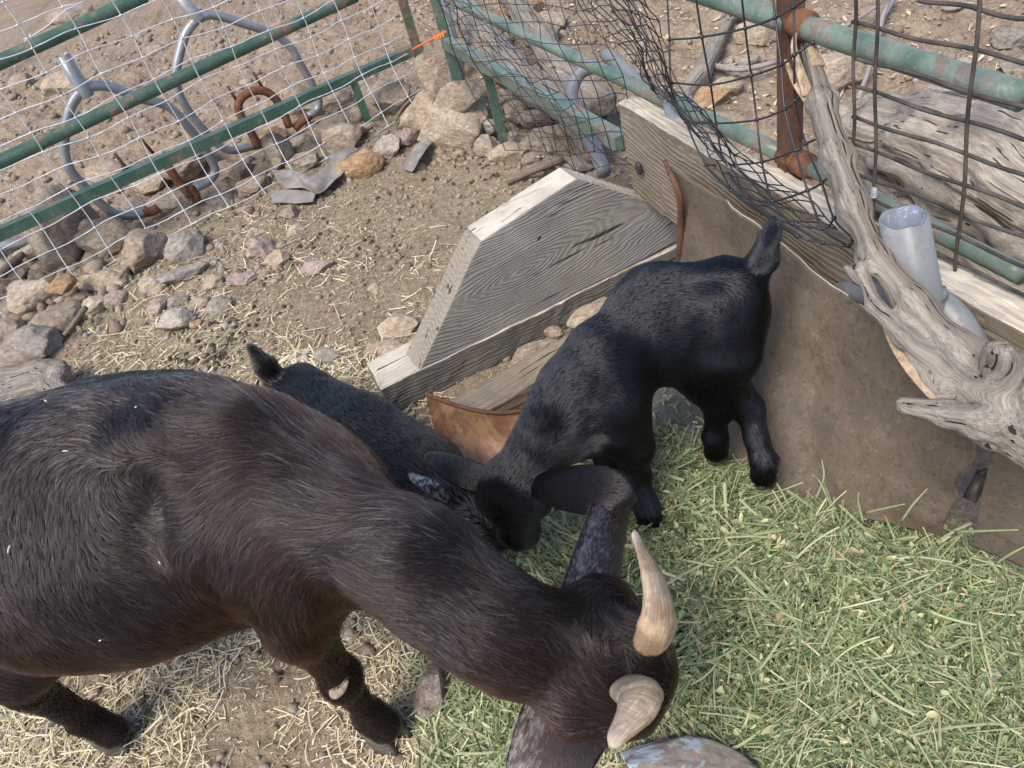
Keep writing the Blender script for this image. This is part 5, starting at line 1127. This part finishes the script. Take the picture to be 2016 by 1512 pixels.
scatter_rocks(170, pix_region(820, 200, 1200, 330), .010, .028, 'rubble', CL, 8, 1, 'rubble packed round the corner stones', 1.6, flat=.8)
DUNG = clod_mat('dung', [(.03, .026, .022), (.07, .058, .045), (.045, .038, .03)], .8)
def blobs(pts, r, n, seed):
    rg = np.random.default_rng(seed); L = []
    for x, y in pts: q = P(x, y); L.append(q[:2]+rg.normal(size=(n, 2))*r)
    return lambda rg_, m: np.concatenate(L)[rg_.permutation(len(pts)*n)]
scatter_rocks(420, lambda rg_, m: np.concatenate([blobs([(440, 690), (470, 640), (405, 705)], .07, 45, 1)(rg_, m), blobs([(700, 490), (650, 420), (610, 480)], .14, 18, 2)(rg_, m), blobs([(960, 340), (900, 300)], .06, 20, 3)(rg_, m)]), .004, .0075, 'droppings', DUNG, 9, 2, 'dark goat droppings scattered over the pen floor', 1., keep=inpen)
# flat and stalky litter
def litter(n, pos, zf, lmin, lmax, w, name, mat, label, seed, tilt=.25, bend=.3, leaf=False, lw=None, seg=3, pw=2., rb=None, comb=0.):
    rg = np.random.default_rng(seed); p = pos(rg, n); n = len(p); L = lmin+(lmax-lmin)*rg.random(n)**pw; th = rg.random(n)*2*pi; q0 = np.concatenate([p, np.zeros((n, 1))], 1); th = np.where(rg.random(n) < comb, vnoise(q0, 9, 66)*4+rg.normal(size=n)*.25, th); z = zf(p)+rg.random(n)*.003+ (0 if rb is None else rb*rg.random(n))
    d = np.stack([np.cos(th), np.sin(th), rg.normal(size=n)*tilt], 1); d = nrm(d); s = nrm(np.cross(d, A(0, 0, 1))+rg.normal(size=(n, 3))*.45); u = np.cross(s, d)
    W_ = (w if lw is None else w)*(.5+rg.random(n)); k = seg+1; t = np.linspace(-.5, .5, k); bd_ = rg.normal(size=n)*bend; V = []
    prof = np.sin(np.linspace(.12, pi-.1, k))**.7 if leaf else np.ones(k)
    c0 = np.concatenate([p, z[:, None]], 1)
    for j in range(k):
        c = c0+d*(L*t[j])[:, None]+s*(bd_*L*(t[j]**2-.1))[:, None]+u*((rg.normal(size=n)*.04+ (.35 if leaf else .0))*L*t[j]**2)[:, None]
        hw = (W_*prof[j])[:, None]*(L[:, None]*.5/w*.5 if False else 1)
        V += [c-s*hw+(u*hw*.5 if leaf else 0), c+(u*hw*.35 if not leaf else -u*hw*.1), c+s*hw+(u*hw*.5 if leaf else 0)]
    V = np.stack(V, 1); low = V[..., 2].min(1); V[..., 2] += np.maximum(0, zf(p)+.0012-low)[:, None]*.8
    q = []
    for j in range(k-1):
        for e in (0, 1): a = j*3+e; q.append((a, a+1, a+4, a+3))
    q = np.array(q); F = (q[None]+(np.arange(n)*3*k)[:, None, None]).reshape(-1, 4)
    return tag(mesh(name, V.reshape(-1, 3), F, mat, smooth=False, attrs={'r': np.repeat(rg.random(n), 3*k)}), label, kind='stuff')
def litter_mat(name, cols, rough=.7, spec=.25, trans=0.):
    m = NT(name); r = m.n('Attribute', attribute_name='r').outputs['Fac']; n = len(cols); col = m.ramp(r, [(i/(n-1), c) for i, c in enumerate(cols)]); o = m.coord(); nz = m.noise(o, 240, 3, .6)
    col = m.mix(m.ramp(nz, [(.4, 0.), (.7, .35)]), col, tuple(min(.8, x*1.5) for x in cols[len(cols)//2])); return m.bsdf(col, rough, spec=spec)
STRAW = litter_mat('straw', [(.45, .36, .20), (.55, .47, .32), (.33, .26, .16), (.60, .53, .39), (.44, .37, .25), (.52, .41, .19), (.25, .20, .14)], .45, .4)
CHAFF = litter_mat('chaff', [(.30, .25, .15), (.42, .36, .22), (.24, .20, .13), (.50, .43, .27), (.33, .30, .17)], .7)
LEAFL = litter_mat('dead_leaves', [(.36, .29, .20), (.46, .39, .29), (.28, .20, .13), (.52, .46, .36), (.40, .33, .22)], .75)
ghp = lambda p: gh(p[:, 0], p[:, 1])
def dens(reg, f):
    def g(rg, n):
        p = reg(rg, n*4); q = np.concatenate([p, np.zeros((len(p), 1))], 1); k = f(p, q) > rg.random(len(p)); return p[k][:n]
    return g
near = lambda p, q: np.clip(.72+.7*fbm(q, 3.3, 3, 51), 0, 1)*inpen(p)*(poly_sd(p, HP) < .03)
litter(3800, dens(pix_region(-60, 1180, 1400, 1600), near), ghp, .012, .065, .0009, 'straw', STRAW, 'pale straw stalks strewn under and in front of the large goat', 1, pw=2.2, rb=.008)
litter(850, dens(pix_region(-60, 1250, 420, 1600), near), ghp, .02, .08, .0010, 'straw', STRAW, 'long thick straw heaped at the bottom left', 12, pw=1.6, rb=.016)
litter(7500, dens(pix_region(-60, 1150, 1300, 1600), near), ghp, .003, .014, .0009, 'chaff', STRAW, 'fine chaff of broken straw in front of the large goat', 13, pw=1.4)
litter(2600, dens(pix_region(150, 400, 900, 900), lambda p, q: near(p, q)*.9), ghp, .014, .075, .0013, 'straw', STRAW, 'thin straw stalks scattered over the middle of the pen', 2, pw=2.6, rb=.004)
litter(16000, dens(pix_region(150, 280, 1200, 900), lambda p, q: inpen(p)*np.clip(.6+.8*fbm(q, 2.5, 3, 52), .12, 1)), ghp, .003, .016, .0011, 'chaff', CHAFF, 'dry chaff and crumbled hay trodden into the pen floor', 3, pw=1.6)
litter(700, dens(pix_region(560, 690, 860, 800), near), ghp, .02, .07, .0014, 'straw', STRAW, 'yellow straw gathered by the lying kid and the plank end', 4, pw=1.5, rb=.01)
litter(3400, dens(world_region(.0, 1.0, 2.6, 5.5), lambda p, q: outpen(p)*.95), ghp, .012, .034, .0052, 'dead_leaves', LEAFL, 'curled dead leaves covering the dirt behind the right fence', 5, tilt=.35, leaf=True, pw=1.2, rb=.012)
litter(4500, dens(world_region(.0, 1.0, 2.6, 5.5), lambda p, q: outpen(p)*.95), ghp, .006, .030, .0014, 'twig_litter', LEAFL, 'fine twigs and leaf bits behind the right fence', 6, pw=1.6, rb=.008)
litter(900, dens(world_region(-3.4, 2., .2, 5.5), lambda p, q: outpen(p)*.8), ghp, .005, .03, .0018, 'chaff', CHAFF, 'sparse dry bits on the soil beyond the left fence', 7)
# green hay
hx = np.arange(-.45, .95, .008); hy = np.arange(.1, 1.2, .008); a_, b_ = np.meshgrid(hx, hy, indexing='ij'); hz, hs = hay_h(a_, b_); n1, n2 = a_.shape
q = np.stack([a_, b_, hz], -1); hz = hz+.008*fbm(q, 30, 3, 43)*(hs > 0); id_ = np.arange(n1*n2).reshape(n1, n2)
q4 = np.stack([id_[:-1, :-1], id_[1:, :-1], id_[1:, 1:], id_[:-1, 1:]], -1); okf = (hs[:-1, :-1] > -.02) & (hs[1:, 1:] > -.02); q4 = q4[okf]
_m = NT('hay_bed'); o_ = _m.coord(); HB = _m.bsdf(_m.mix(_m.ramp(_m.vor(o_, 260), [(.1, 0.), (.6, 1.)]), _m.ramp(_m.noise(o_, 90, 5, .7), [(.3, (.022, .03, .012)), (.7, (.07, .09, .04))]), (.012, .015, .007)), .9, _m.bump(_m.noise(o_, 180, 4), .9, .006))
used = np.unique(q4); rm = np.full(n1*n2, -1); rm[used] = np.arange(len(used))
tag(mesh('hay_bed', np.stack([a_, b_, hz], -1).reshape(-1, 3)[used], rm[q4], HB), 'dense mound of chopped green hay under the goats', kind='stuff')
GH = [(.11, .15, .07), (.20, .25, .13), (.29, .33, .20), (.16, .22, .135), (.38, .39, .25), (.22, .28, .18), (.075, .10, .05), (.34, .34, .18), (.20, .26, .18), (.48, .45, .30)]
HST = litter_mat('hay_stalks', [(.08, .12, .048), (.17, .225, .095), (.40, .41, .23), (.11, .155, .07), (.44, .42, .25), (.22, .275, .125)], .5, .35); HLF = litter_mat('hay_leaves', [tuple(min(.7, x*k) for x in c) for c, k in zip([(a*.80, b*.90, c*.72) for a, b, c in GH], (.45, .95, .9, .35, 1.2, .8, .4, .8, .5, 1.2))]+[(.38, .26, .15), (.30, .38, .22)], .65, .25)
hzf = lambda p: hay_h(p[:, 0], p[:, 1])[0]
hd = lambda p, q: np.clip((poly_sd(p, HP)+.045)/.09, 0, 1)*np.clip((p[:, 0]+.30)/.25, .30, 1)
hreg = dens(world_region(-.42, .12, .92, 1.15), hd)
litter(56000, hreg, hzf, .004, .019, .0021, 'hay_leaves', HLF, 'crumbled green leaves of the hay', 21, tilt=.5, bend=.4, leaf=True, seg=2, pw=1.3, rb=.021)
litter(9500, hreg, hzf, .012, .065, .00065, 'hay_stalks', HST, 'short green stalks in the hay', 22, comb=.7, tilt=.3, bend=.25, pw=1.9, rb=.024)
litter(2200, hreg, hzf, .05, .17, .0009, 'hay_stalks', HST, 'long pale green stalks on top of the hay', 23, comb=.65, tilt=.16, bend=.22, seg=6, pw=1.6, rb=.02)
litter(1500, dens(pix_region(1050, 780, 1700, 1150), lambda p, q: np.clip((poly_sd(p, HP)+.10)/.1, 0, 1)*.9), lambda p: np.maximum(hzf(p), .043), .006, .035, .0014, 'hay_stalks', HST, 'loose hay spilled toward the metal sheet', 24, pw=1.5, rb=.01)
litter(1500, dens(pix_region(820, 1280, 1120, 1600), lambda p, q: np.clip((poly_sd(p, HP)+.06)/.06, 0, 1)), ghp, .03, .10, .0014, 'hay_stalks', HST, 'green stalks in front of the large goat neck', 25, pw=1.4, rb=.01, bend=.2)
litter(6500, dens(world_region(-.42, .12, .92, 1.15), lambda p, q: hd(p, q)*np.clip(.45+1.1*fbm(q, 7, 3, 57), .05, 1)), hzf, .009, .024, .0036, 'hay_leaves', HLF, 'larger curled leaves lying on top of the hay', 26, tilt=.45, bend=.4, leaf=True, seg=3, pw=1.4, rb=.026)
litter(420, hreg, hzf, .05, .15, .0019, 'hay_stalks', HST, 'coarse broken stems on top of the hay', 27, comb=.5, tilt=.15, bend=.18, seg=6, pw=1.4, rb=.028)
# a tuft of stalks standing up at the edge of the hay, straw flecks on the coat
T_ = []
for a, b, c in (((1605, 985), (1622, 940), (1618, 905)), ((1640, 1005), (1615, 950), (1600, 935)), ((1700, 1010), (1745, 1000), (1782, 992)), ((1775, 1025), (1800, 990), (1826, 962)), ((1700, 1030), (1690, 990), (1690, 970)), ((1880, 1047), (1940, 1045), (2005, 1043)), ((1270, 1050), (1285, 1030), (1262, 1045)), ((1960, 1110), (1990, 1090), (2030, 1070))):
    T_.append(tube([P(*a, .10), P(*b, .135), P(*c, .16)], [.002, .0018, .001], 5, sub=4))
tag(mesh('hay_sprigs', *[merge(*T_)[i] for i in (0, 1)], HST, attrs={'r': np.full(len(merge(*T_)[0]), .5)}), 'green sprigs sticking up from the edge of the hay', kind='stuff')
